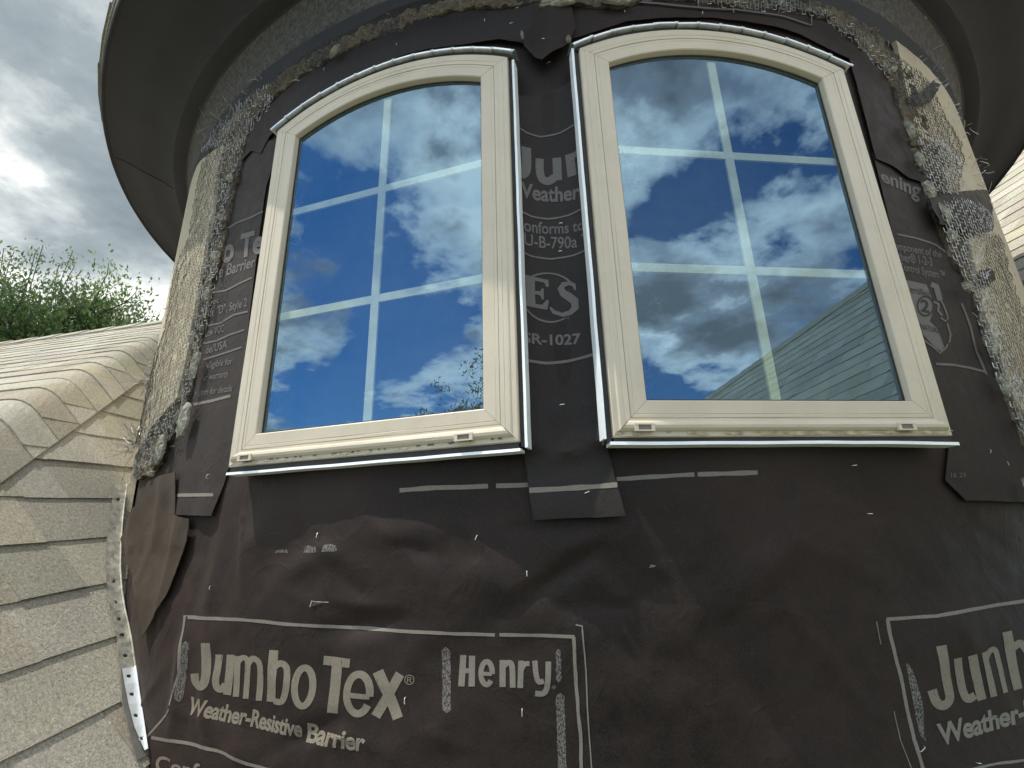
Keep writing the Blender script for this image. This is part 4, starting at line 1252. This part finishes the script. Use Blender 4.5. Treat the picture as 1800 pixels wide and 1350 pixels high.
def hexwire(name, poly, label, m, off=.012, cell=.026, hgt=.012, r=.00085, drop=.06, amp=.006, shear=0.0, seed=0, R=None):
    pl = [Vector((a*K, b)) for a, b in px(poly, R0+off)]; r2 = random.Random(seed)
    x0 = min(p.x for p in pl); x1 = max(p.x for p in pl); y0 = min(p.y for p in pl); y1 = max(p.y for p in pl)
    bm = bmesh.new()

    def W(u, z):
        j = .0018; uu = u+j*noise.noise(Vector((u*40, z*40, seed))); z2 = z+j*noise.noise(Vector((u*40, z*40, seed+9)))+shear*.004*math.sin(u*90)
        return P3(uu/K, z2, off+amp*(fbm(u, seed, z, 18, 3)+.4*noise.noise(Vector((u*130, z*130, 1)))), True)
    nx = int((x1-x0)/cell)+2; ny = int((y1-y0)/hgt)+2
    for j in range(ny):
        for i in range(nx):
            cx = x0+(i+.5*(j % 2))*cell; cz = y0+j*hgt
            if not inside((cx, cz), pl): continue
            a = Vector((cx-cell*.32, cz)); b = Vector((cx+cell*.18, cz)); c = Vector((cx+cell*.5-cell*.32, cz+hgt)); d = Vector((cx-cell*.5+cell*.18, cz+hgt))
            for s, e in ((a, b), (b, c), (a, d)):
                if r2.random() < drop: continue
                tube(bm, [W(*s.lerp(e, q)) for q in (0, .5, 1)], r*(1.5 if (s is a and e is b) else 1), 3)
    bmesh.ops.recalc_face_normals(bm, faces=bm.faces)
    o = mesh_obj(name, bm, M[m]); tag(o, label, 'wire lath', 'torn chicken-wire lath round the windows'); return o


def fray(parent, pts, n, ln, m, seed, out=.05, spread=.02, r=.0009):
    """loose curled wire ends sticking out of the torn edge"""
    r2 = random.Random(seed); bm = bmesh.new()
    for i in range(n):
        x, y = r2.choice(pts); x += r2.uniform(-14, 14); y += r2.uniform(-16, 16)
        t, z = S(x, y, R0+.03); p = P3(t, z, .034, True); a = R_(t)
        nrm = Vector((math.sin(a), -math.cos(a), 0)); tan = Vector((math.cos(a), math.sin(a), 0))
        d = (nrm*r2.uniform(.1, 1)+tan*r2.uniform(-1, 1)+Vector((0, 0, r2.uniform(-.8, .8)))).normalized()
        l = ln*r2.uniform(.4, 1.2); cv = Vector((r2.uniform(-1, 1), r2.uniform(-1, 1), r2.uniform(-1, 1)))*l*.5
        q = [p+d*l*s+cv*s*s for s in (0, .33, .66, 1)]; tube(bm, q, r, 3)
    bmesh.ops.recalc_face_normals(bm, faces=bm.faces)
    return tag(mesh_obj('frayed_ends', bm, M[m], parent), kind='stuff')


h1 = hexwire('wire_lath', [(372, 250), (395, 262), (376, 340), (362, 430), (345, 540), (332, 640), (318, 690), (300, 730), (270, 780), (250, 800), (238, 780), (268, 640), (285, 590), (305, 480), (330, 420), (350, 300)],
             'rusty chicken wire over the sunlit cream stucco left of the left window', 'wire_dark', .0335, .024, .0165, .00065, .08, .003, 0, 1)
h2 = hexwire('wire_lath', [(395, 250), (425, 262), (402, 340), (390, 420), (366, 560), (345, 650), (330, 700), (300, 760), (262, 826), (228, 828), (262, 755), (300, 705), (325, 640), (345, 520), (362, 420), (378, 320)],
             'dull silver chicken wire tangled on the dark torn coat at the left', 'wire', .040, .024, .015, .0007, .35, .009, 0, 2)
fray(h2, [(225, 660), (250, 690), (240, 670), (235, 700), (210, 770), (225, 790), (235, 760), (215, 740), (250, 800), (300, 770), (330, 470), (318, 520), (300, 560), (245, 640)], 60, .028, 'wire', 4, r=.0007)
fray(h2, [(210, 790), (220, 780), (205, 660), (195, 665), (215, 760)], 70, .075, 'wire', 5, r=.0011)
h3 = hexwire('wire_lath', [(392, 262), (425, 262), (445, 225), (480, 185), (470, 150), (430, 172), (395, 205), (372, 235), (350, 270)],
             'silver chicken wire curling under the cornice at the upper left', 'wire', .042, .024, .016, .0007, .35, .008, 0, 3)
fray(h3, [(375, 215), (385, 205), (415, 180), (420, 170), (445, 170), (460, 155), (400, 190), (365, 235)], 40, .04, 'wire', 6, r=.0007)
h4 = hexwire('wire_lath', [(1560, 80), (1580, 100), (1640, 150), (1660, 200), (1695, 260), (1690, 345), (1640, 345), (1620, 280), (1600, 200), (1575, 130)],
             'chicken wire over the cream patches at the upper right torn edge', 'wire_dark', .0335, .026, .0155, .0008, .08, .004, 0, 4)
h5 = hexwire('wire_lath', [(1615, 250), (1665, 245), (1690, 280), (1700, 330), (1690, 342), (1640, 345), (1625, 300)],
             'silver chicken wire on dark paper beside the right window arch', 'wire', .036, .030, .0135, .0008, .03, .0018, 0, 5)
h6 = hexwire('wire_lath', [(1654, 362), (1700, 352), (1745, 375), (1748, 405), (1735, 430), (1730, 455), (1745, 500), (1752, 560), (1780, 620), (1810, 700), (1830, 790), (1800, 770), (1765, 690), (1745, 630), (1722, 560), (1705, 500), (1670, 440)],
             'bright silver chicken wire running down the right torn edge beside the small print', 'wire', .038, .032, .0145, .0009, .03, .002, 0, 6)
fray(h5, [(1625, 100), (1640, 120), (1650, 140), (1655, 165), (1665, 185), (1690, 230), (1712, 290), (1718, 310), (1725, 325), (1685, 240)], 46, .030, 'wire', 7)
fray(h6, [(1700, 480), (1715, 500), (1720, 540), (1735, 580), (1745, 620), (1775, 680), (1680, 440)], 36, .024, 'wire', 8, r=.0008)
h9 = hexwire('wire_lath', [(1735, 410), (1762, 420), (1775, 470), (1790, 520), (1812, 580), (1850, 640), (1850, 790), (1815, 760), (1790, 700), (1765, 620), (1742, 540), (1728, 470)],
             'dark thin wire lath on the cream stucco at the right picture border', 'wire_dark', .0245, .028, .0165, .0007, .12, .003, 0, 12)
h7 = hexwire('wire_lath', [(470, 150), (540, 95), (620, 55), (700, 25), (790, 2), (900, -10), (900, 8), (833, 12), (787, 21), (700, 57), (600, 95), (520, 140), (480, 172)],
             'fine torn wire along the rough brown edge above the left arch', 'wire_dark', .036, .024, .015, .0008, .22, .010, 0, 7)
fray(h7, [(480, 165), (520, 135), (560, 110), (600, 85), (650, 62), (700, 40), (760, 20), (840, 8)], 26, .018, 'wire', 9, r=.0007)
h8 = hexwire('wire_lath', [(1180, -12), (1320, -4), (1440, 12), (1520, 60), (1580, 110), (1562, 140), (1500, 75), (1440, 32), (1320, 18), (1200, 6)],
             'fine torn wire along the rough edge above the right arch', 'wire', .036, .024, .015, .0007, .25, .010, 0, 8)
fray(h8, [(1250, 0), (1320, 5), (1380, 12), (1440, 20), (1480, 45), (1520, 75), (1550, 100), (1570, 130), (1585, 170)], 36, .014, 'wire', 10, r=.0006)


# ------------------------------------------------------------------ perforated bead where wall meets shingles
def bead(pts, label, m, wpx, hole_r=.0042):
    o = empty('perforated_bead', pixdir(*pts[0])*(-1.023/pixdir(*pts[0]).dot(Vector((.7506, -.0442, .6593))))); tag(o, label, 'metal bead', 'perforated metal bead at the foot of the wall')
    inv = o.location.copy(); P = [Vector(p) for p in pts]; bm = bmesh.new(); RB = R0+.012
    NB = Vector((.7506, -.0442, .6593)).normalized()
    def q3(p, out=.0):
        d = pixdir(p.x, p.y); return d*(-1.045+.022)/d.dot(NB)+NB*out-inv
    for i in range(len(P)-1):
        a, b = P[i], P[i+1]; d = (b-a).normalized(); n = Vector((-d.y, d.x))
        wa, wb = wpx[i], wpx[i+1]
        # cell with a round hole: outer square to inner circle
        c = (a+b)/2+n*((wa+wb)/4); ou = []; inn = []
        cs = [a, b, b+n*wb, a+n*wa]; k = 5
        for e in range(4):
            s, f = cs[e], cs[(e+1) % 4]
            ou += [s.lerp(f, j/k) for j in range(k)]
        for p in ou:
            v = (p-c).normalized(); inn.append(c+Vector((v.x*4.6, v.y*3.2)))
        O = [bm.verts.new(q3(p)) for p in ou]; I = [bm.verts.new(q3(p, -.001)) for p in inn]; B = [bm.verts.new(q3(p, -.003)) for p in inn]
        for j in range(len(O)):
            l = (j+1) % len(O)
            bm.faces.new([O[j], O[l], I[l], I[j]]); bm.faces.new([I[j], I[l], B[l], B[j]])
    bmesh.ops.remove_doubles(bm, verts=bm.verts, dist=1e-5)
    bmesh.ops.recalc_face_normals(bm, faces=bm.faces)
    mesh_obj('perforated_strip', bm, m, o)
    bm = bmesh.new(); prev = None     # rolled edge
    tube(bm, [q3(p, .003) for p in P], .0022, 6); mesh_obj('rolled_edge', bm, m, o)
    return o


bead([(222, 852), (215, 905), (211, 955), (210, 1000), (213, 1040), (218, 1072), (224, 1098), (230, 1128), (236, 1172)][::-1], 'dusty perforated metal bead between the shingles and the curling flap', M['galv_old'], [-24, -24, -22, -24, -24, -24, -24, -22, -20])
bead([(236, 1172), (240, 1200), (245, 1236), (251, 1275), (257, 1318)][::-1], 'bright new-looking end of the perforated bead at the lower left', M['galv_bright'], [-3, -15, -19, -21, -22])

# ================================================================== ROOFS
def basis(n, c):
    n = Vector(n).normalized(); c = Vector(c); c = (c-n*c.dot(n)).normalized(); u = n.cross(c); 
    if u.z < 0: u = -u
    return c, u, n


def shingles(name, m, a0, a1, b0, b1, expo, cuts, mapf, seed=0, seglen=.12, parent=None, lift=.0065, nb=1):
    """courses of laminated shingles in plane coords (a along course, b up-slope, h off the deck)"""
    r2 = random.Random(seed); bm = bmesh.new(); cl = bm.loops.layers.color.new('tone')
    rows = int((b1-b0)/expo)+1
    for i in range(rows):
        bb = b0+i*expo; a = a0-r2.uniform(0, .3); base = r2.uniform(.93, 1.03)
        while a < a1:
            wd = r2.choice((.12, .17, .21, .26, .33)) * r2.uniform(.85, 1.15); thick = lift+r2.choice((0, 0, .0028))
            tn = base*r2.uniform(.86, 1.08); tc_ = (tn*r2.uniform(.98, 1.04), tn, tn*r2.uniform(.93, 1.02), 1)
            k = max(1, int(wd/seglen)); j0 = r2.uniform(-.0018, .0018); j1 = j0+r2.uniform(-.002, .002)
            A = [[] for _ in range(nb+2)]
            for s in range(k+1):
                x = a+wd*s/k; yb = bb+j0+(j1-j0)*s/k+.0012*noise.noise(Vector((x*22, bb*9, seed)))
                A[0].append(bm.verts.new((x, yb+.002, -.004))); h9 = .0015+(thick-lift)*.3
                for q in range(nb+1): A[q+1].append(bm.verts.new((x, yb+(bb+expo+.012-yb)*q/nb, thick+(h9-thick)*q/nb)))
            fs = []
            for s in range(k):
                fs.append(bm.faces.new([A[0][s], A[0][s+1], A[1][s+1], A[1][s]])); fs += [bm.faces.new([A[q][s], A[q][s+1], A[q+1][s+1], A[q+1][s]]) for q in range(1, nb+1)]
            for e in (0, k):
                v = bm.verts.new((A[-1][e].co.x, A[-1][e].co.y, -.004)); fs.append(bm.faces.new([A[q][e] for q in range(nb+2)]+[v]))
            for f in fs:
                for l in f.loops: l[cl] = tc_
            a += wd
    for co, no in cuts:
        bmesh.ops.bisect_plane(bm, geom=bm.verts[:]+bm.edges[:]+bm.faces[:], dist=1e-6, plane_co=(*co, 0), plane_no=(*no, 0), clear_outer=True)
    for v in bm.verts: v.co = mapf(v.co.x, v.co.y, v.co.z)
    bmesh.ops.recalc_face_normals(bm, faces=bm.faces)
    return mesh_obj(name, bm, m, parent)


# --- left slope (rises to the left); valley with the next slope up
N1 = Vector((.7506, -.0442, .6593)); d1 = -1.045
c1, u1, N1 = basis(N1, (0, 1, .08)); O1 = N1*d1
# point on the plane for a photo pixel
def onpl(x, y, n, d):
    r = pixdir(x, y); return r*(d/r.dot(n))


vdir = Vector((-.38, .788, .485)); vdir = (vdir-N1*vdir.dot(N1)).normalized()
B0 = onpl(150, 652.5, N1, d1)                       # a point on the valley line
c2 = Vector((-.978, .208, 0)); N2 = vdir.cross(c2).normalized()
if N2.z < 0: N2 = -N2
p1 = N1.cross(vdir).normalized()
if p1.x < 0: p1 = -p1                                # across the valley, downhill on slope one
p2 = N2.cross(vdir).normalized()
if p2.dot(p1) > 0: p2 = -p2                          # across the valley on slope two
house = empty('shingle_roof', (-1.4, 1.2, -1.0)); tag(house, 'weathered tan shingle roof left of the turret with a closed valley', 'roof')
hi = house.location.copy()
def loc1(p): q = p-O1; return (q.dot(c1), q.dot(u1))
cut_pt = B0+p1*.171
ca = loc1(cut_pt); vd1 = (vdir.dot(c1), vdir.dot(u1)); no = Vector((-vd1[1], vd1[0]))
if no.dot(Vector((p1.dot(c1), p1.dot(u1)))) > 0: no = -no      # outer side = towards the valley
ref = loc1(onpl(100, 1291, N1, d1))
b_ref = ref[1]
wcut = [loc1(onpl(x, y, N1, d1)) for x, y in ((214, 905), (203, 1190))]
wd_ = Vector((wcut[1][0]-wcut[0][0], wcut[1][1]-wcut[0][1])); wn = Vector((-wd_.y, wd_.x))
far = loc1(onpl(0, 1000, N1, d1)); 
if wn.dot(Vector(far)-Vector(wcut[0])) > 0: wn = -wn
shingles('slope', M['shingle'], .05, 5.5, b_ref-.169*12, b_ref+.169*16, .169, [((ca[0]+no.x*.04, ca[1]+no.y*.04), (no.x, no.y))],
         lambda a, b, h: O1+c1*a+u1*b+N1*(h+.002)-hi, 3, parent=house)
# step flashing lying on the lower slope right against the wall
bm = bmesh.new(); q = [(203, 1120), (240, 1118), (262, 1330), (232, 1345), (206, 1240)]
V = [bm.verts.new(onpl(x, y, N1, d1)+N1*(.0135 if i < 3 else .0135)-hi) for i, (x, y) in enumerate(q)]; bm.faces.new(V)
r = bmesh.ops.extrude_face_region(bm, geom=bm.faces[:]); 
for v in [e for e in r['geom'] if isinstance(e, bmesh.types.BMVert)]: v.co -= N1*.0015
bmesh.ops.recalc_face_normals(bm, faces=bm.faces)
mesh_obj('step_flashing', bm, M['lead'], house)
# valley sheet: slope two carried over the valley on to slope one
ang = vdir.angle(c2 if c2.dot(vdir) > 0 else -c2)
# unfolded coords: x along vdir, y across (+ = slope one side)
cc2 = Vector((c2.dot(vdir), -(c2-vdir*c2.dot(vdir)).length)); cc2 = cc2/cc2.length      # course direction going up slope two
uu2 = Vector((-cc2.y, cc2.x))
# up-slope sense: upwards on slope two
upv = N2.cross(c2).normalized()
if upv.z < 0: upv = -upv
test = Vector((upv.dot(vdir), -upv.dot(p2)))
if uu2.dot(test) < 0: uu2 = -uu2
cross = onpl(118.5, 666.6, N1, d1); xr = (cross-B0).dot(vdir); bref2 = xr*uu2.x


def vmap(a, b, h):
    p = cc2*a+uu2*b; x, y = p.x, p.y; rr = .06
    if y > rr: s1, s2 = y, 0
    elif y < -rr: s1, s2 = 0, -y
    else:
        k = (y+rr)**2/(4*rr); s1 = k; s2 = k-y
    nn = (N1*max(0, min(1, .5+y/(2*rr)))+N2*max(0, min(1, .5-y/(2*rr)))).normalized()
    return B0+vdir*x+p1*s1+p2*s2+nn*(h+.010)-hi


def cutc(x, y): return (Vector((x, y)).dot(cc2), Vector((x, y)).dot(uu2))
def cutn(n): return (Vector(n).dot(cc2), Vector(n).dot(uu2))
# ridge height on slope two
ridge = onpl(145, 589, N2, B0.dot(N2)); rb = Vector(((ridge-B0).dot(vdir), -(ridge-B0).dot(p2))).dot(uu2)
n_up = int((rb-bref2)/.1503)
shingles('valley_slope', M['shingle'], -3.5, 7.5, bref2-.1624*16, rb-.01, .1624,
         [(cutc(0, .171), cutn((0, 1))), (cutc(-1.6, 0), cutn((-1, 0)))], vmap, 5, seglen=.03, parent=house, lift=.0060, nb=5)
bm = bmesh.new()
for i in range(26):       # ridge caps
    a = -2.2+i*.30
    for (aa, bb_, h1_, h2_) in ((a, 0, .018, .008),):
        P_ = []
        for x, hh in ((aa, .020), (aa+.34, .010)):
            P_.append([cc2*x+uu2*(rb-.13), cc2*x+uu2*rb, hh])
        def q3(p, h): 
            y = p.y; return B0+vdir*p.x+p2*(-y)+N2*(h+.012)-hi
        A = [q3(P_[0][0], P_[0][2]), q3(P_[1][0], P_[1][2]), q3(P_[1][1], P_[1][2]+.01), q3(P_[0][1], P_[0][2]+.01)]
        back = [v+Vector((0, .12, -.10)) for v in (A[2], A[3])]
        V = [bm.verts.new(v) for v in A]; W_ = [bm.verts.new(v) for v in back]
        bm.faces.new(V); bm.faces.new([V[3], V[2], W_[0], W_[1]])
        lo = [bm.verts.new(A[0]-N2*.012), bm.verts.new(A[1]-N2*.012), bm.verts.new(A[3]-N2*.012)]
        bm.faces.new([V[0], V[1], lo[1], lo[0]]); bm.faces.new([V[0], V[3], lo[2], lo[0]])
cl = bm.loops.layers.color.new('tone')
for f in bm.faces:
    for l in f.loops: l[cl] = (.9, .9, .88, 1)
bmesh.ops.recalc_face_normals(bm, faces=bm.faces)
mesh_obj('ridge_cap', bm, M['shingle'], house)

# --- the slope on the right, running from behind the camera past the turret (it is what the right pane mirrors)
N4 = Vector((-.7248, -.0555, .6868)); d4 = -1.313
c4, u4, N4 = basis(N4, (0, 1, .075)); O4 = N4*d4
if c4.y < 0: c4 = -c4
rt = empty('shingle_roof', (2.5, 0, .3)); tag(rt, 'sunlit shingle slope rising beyond the right side of the turret', 'roof'); ri = rt.location.copy()
e0, e1 = Vector((3.84, -3.86, 1.83)), Vector((4.1, -1.42, 2.3))
def loc4(p): q = p-O4; return Vector((q.dot(c4), q.dot(u4)))
a_, b_ = loc4(e0), loc4(e1); dd = (b_-a_).normalized(); n4_ = Vector((-dd.y, dd.x))
if n4_.y < 0: n4_ = -n4_
bl4 = loc4(onpl(1800, 413.4, N4, d4))[1]
shingles('slope', M['shingle'], -7.0, 9.0, bl4-.1565*14, bl4+.1565*22, .1565, [((a_.x, a_.y), (n4_.x, n4_.y))],
         lambda a, b, h: O4+c4*a+u4*b+N4*h-ri, 9, seglen=.4, parent=rt)
# hip caps along its upper edge
bm = bmesh.new(); cl = bm.loops.layers.color.new('tone'); Ld = 16.0
for i in range(70):
    s = -4+i*.22; o_ = a_+dd*s; e_ = a_+dd*(s+.26)
    A = [o_-n4_*.13, e_-n4_*.13, e_+n4_*.02, o_+n4_*.02]
    V = [bm.verts.new(O4+c4*p.x+u4*p.y+N4*h-ri) for p, h in zip(A, (.018, .010, .020, .028))]
    Bk = [bm.verts.new(V[2].co+Vector((.14, 0, -.10))), bm.verts.new(V[3].co+Vector((.14, 0, -.10)))]
    lo = bm.verts.new(V[0].co-N4*.012); lo2 = bm.verts.new(V[1].co-N4*.010)
    for fv in ([V[0], V[1], V[2], V[3]], [V[3], V[2], Bk[0], Bk[1]], [V[0], V[1], lo2, lo]):
        f = bm.faces.new(fv)
        for l in f.loops: l[cl] = (.85, .85, .83, 1)
bmesh.ops.recalc_face_normals(bm, faces=bm.faces)
mesh_obj('hip_cap', bm, M['shingle'], rt)

# small dark skylight-like vent box low on the right slope, just past the stucco edge
vt = empty('roof_vent', onpl(1800, 520, N4, d4)); tag(vt, 'dark low roof vent on the right slope at the edge of the stucco', 'vent')
bm = bmesh.new(); vi = vt.location
for (s0, s1, t0, t1, h0, h1_) in ((-.05, .9, -.30, .06, 0, .05),):
    V = [bm.verts.new(c4*x+u4*y+N4*h) for x in (s0, s1) for y in (t0, t1) for h in (h0, h1_)]
    for q in ((0, 1, 3, 2), (4, 6, 7, 5), (0, 4, 5, 1), (2, 3, 7, 6), (0, 2, 6, 4), (1, 5, 7, 3)): bm.faces.new([V[i] for i in q])
bmesh.ops.bevel(bm, geom=bm.edges[:], offset=.01, segments=2, affect='EDGES')
bmesh.ops.recalc_face_normals(bm, faces=bm.faces)
mesh_obj('vent_hood', bm, M['siding'], vt)
bm = bmesh.new(); V = [bm.verts.new(c4*x+u4*y+N4*.0535) for x, y in ((.0, -.26), (.85, -.26), (.85, .02), (.0, .02))]; bm.faces.new(V); mesh_obj('louvre', bm, M['deck'], vt)

# ------------------------------------------------------------------ ground far below
bm = bmesh.new(); s = 600; n = 24
for i in range(n):
    for j in range(n):
        x0, x1 = -s+2*s*i/n, -s+2*s*(i+1)/n; y0, y1 = -s+2*s*j/n, -s+2*s*(j+1)/n
        bm.faces.new([bm.verts.new(p) for p in ((x0, y0, -5), (x1, y0, -5), (x1, y1, -5), (x0, y1, -5))])
bmesh.ops.remove_doubles(bm, verts=bm.verts, dist=1e-4)
tag(mesh_obj('ground', bm, M['ground']), kind='structure')


# ------------------------------------------------------------------ trees
def tree(base, top, rad, nl, label, seed, m, leaf=.055, shoots=26, squash=.8, dense=1.0):
    r2 = random.Random(seed); root = empty('tree', base); tag(root, label, 'tree', 'live trees beyond the roofs'); bx_ = Vector(base); H = top-base[2]
    cz = H-rad*squash
    bm = bmesh.new()
    def limb(p, d, l, r, lv, tips):
        pts = [p]; q = p.copy(); dd_ = d.copy()
        for i in range(5):
            dd_ = (dd_+Vector((r2.uniform(-.22, .22), r2.uniform(-.22, .22), r2.uniform(-.05, .20)))).normalized(); q = q+dd_*l/5; pts.append(q.copy())
        rows = []
        for i, a in enumerate(pts):
            d2 = (pts[min(i+1, 5)]-pts[max(0, i-1)]).to_track_quat('Z', 'Y'); rr = r*(1-.75*i/5)
            rows.append([bm.verts.new(a+d2 @ Vector((rr*math.cos(2*math.pi*k/6), rr*math.sin(2*math.pi*k/6), 0))) for k in range(6)])
        for a, b in zip(rows, rows[1:]):
            for k in range(6): bm.faces.new([a[k], a[(k+1) % 6], b[(k+1) % 6], b[k]])
        if lv == 0: tips.append((pts, dd_)); return
        for i in range(1, 6):
            for _ in range(2 if lv > 1 else 3):
                nd_ = (dd_*.7+Vector((r2.uniform(-1, 1), r2.uniform(-1, 1), r2.uniform(-.25, .9)))).normalized()
                if r2.random() < .85: limb(pts[i], nd_, l*r2.uniform(.45, .7), r*.45, lv-1, tips)
    tips = []
    limb(Vector((0, 0, 0)), Vector((0, 0, 1)), cz*.8, rad*.09, 0, [])
    t0 = Vector((0, 0, cz*.75))
    for i in range(7):
        a = 2*math.pi*i/7+r2.uniform(-.3, .3)
        limb(t0, Vector((math.cos(a)*.8, math.sin(a)*.8, .75)).normalized(), rad*.85, rad*.032, 2, tips)
    mesh_obj('trunk', bm, M['bark'], root)
    bm = bmesh.new(); fl = bm.loops.layers.color.new('tone')
    def lf_(p, s, tone, dirv):
        d = (dirv+Vector((r2.gauss(0, .6), r2.gauss(0, .6), r2.gauss(0, .5)))).normalized(); up = Vector((r2.gauss(0, 1), r2.gauss(0, 1), r2.gauss(.6, 1))).normalized()
        sd_ = d.cross(up)
        if sd_.length < 1e-3: return
        sd_.normalize(); nn = sd_.cross(d)
        V = [bm.verts.new(x) for x in (p, p+d*s*.45+sd_*s*.2+nn*s*.05, p+d*s, p+d*s*.45-sd_*s*.2+nn*s*.05)]
        f = bm.faces.new(V)
        for l in f.loops: l[fl] = (tone, tone, tone, 1)
    per = max(1, int(nl/(len(tips)*1.0)))
    for pts, dv in tips:
        tb = min(1, max(0, .45+.35*noise.noise(pts[2]*1.3)+r2.uniform(-.15, .15)))
        for k in range(per):
            i = r2.randrange(1, 6); p = pts[i].lerp(pts[i-1], r2.random())+Vector((r2.gauss(0, 1), r2.gauss(0, 1), r2.gauss(0, 1)))*rad*.060
            lf_(p, leaf*r2.uniform(.6, 1.25), min(1, max(0, tb+r2.uniform(-.2, .25))), dv)
    bs = bmesh.new()
    # upright shoots that break the outline
    for i in range(shoots):
        a = r2.uniform(0, 6.28); rr = rad*math.sqrt(r2.random())*.85; z = cz+rad*squash*math.sqrt(max(0, 1-(rr/rad)**2))*.75
        p = Vector((rr*math.cos(a), rr*math.sin(a), z)); dv = Vector((r2.uniform(-.35, .35), r2.uniform(-.35, .35), 1)).normalized(); l = rad*r2.uniform(.14, .34); tube(bs, [p-dv*l*.3, p+dv*l*.35, p+dv*l*.95], rad*.0028, 3)
        for k in range(46):
            s = r2.random()**.8; q = p+dv*l*s+Vector((r2.gauss(0, 1), r2.gauss(0, 1), r2.gauss(0, .6)))*leaf*(1.7-1.1*s)
            lf_(q, leaf*r2.uniform(.6, 1.1), r2.uniform(.35, .95), (dv+Vector((r2.gauss(0, .7), r2.gauss(0, .7), .2))).normalized())
    mesh_obj('crown', bm, m, root); tag(mesh_obj('shoots', bs, M['bark'], root), kind='stuff')
    return root


def far(x, y, dist):
    d = pixdir(x, y); return d*(dist/math.hypot(d.x, d.y))


p = far(45, 470, 11.5); tree((p.x, p.y, -5), p.z+.0, 2.6, 150000, 'tall bushy green tree at the far left beyond the shingle ridge', 11, M['leaf'], .085, 34)
p = far(215, 560, 13.0); tree((p.x, p.y, -5), p.z-.02, 2.1, 110000, 'lower green tree with thin upright shoots close to the turret, beyond the ridge', 12, M['leaf_b'], .085, 22)
p = far(-180, 520, 13.0); tree((p.x, p.y, -5), p.z-.1, 2.4, 60000, 'green tree at the left picture border, behind the tall bushy one', 13, M['leaf'], .09, 20)
# tree behind the camera, mirrored in the left pane's lower right corner
a = R_(-17.57); nl_ = Vector((math.sin(a), -math.cos(a), 0)); hp = Vector((AX, AY, 0))+nl_*D0
def mirror(x, y, dist):
    d = pixdir(x, y); t = (hp.dot(nl_))/(d.dot(nl_)); h = d*t; r = (d-nl_*2*d.dot(nl_)).normalized(); return h+r*dist
p = mirror(850, 640, 10.5); tree((p.x, p.y, -5), p.z, 1.5, 12000, 'dark leafy tree mirrored in the lower right corner of the left window', 14, M['leaf'], .11, 14)
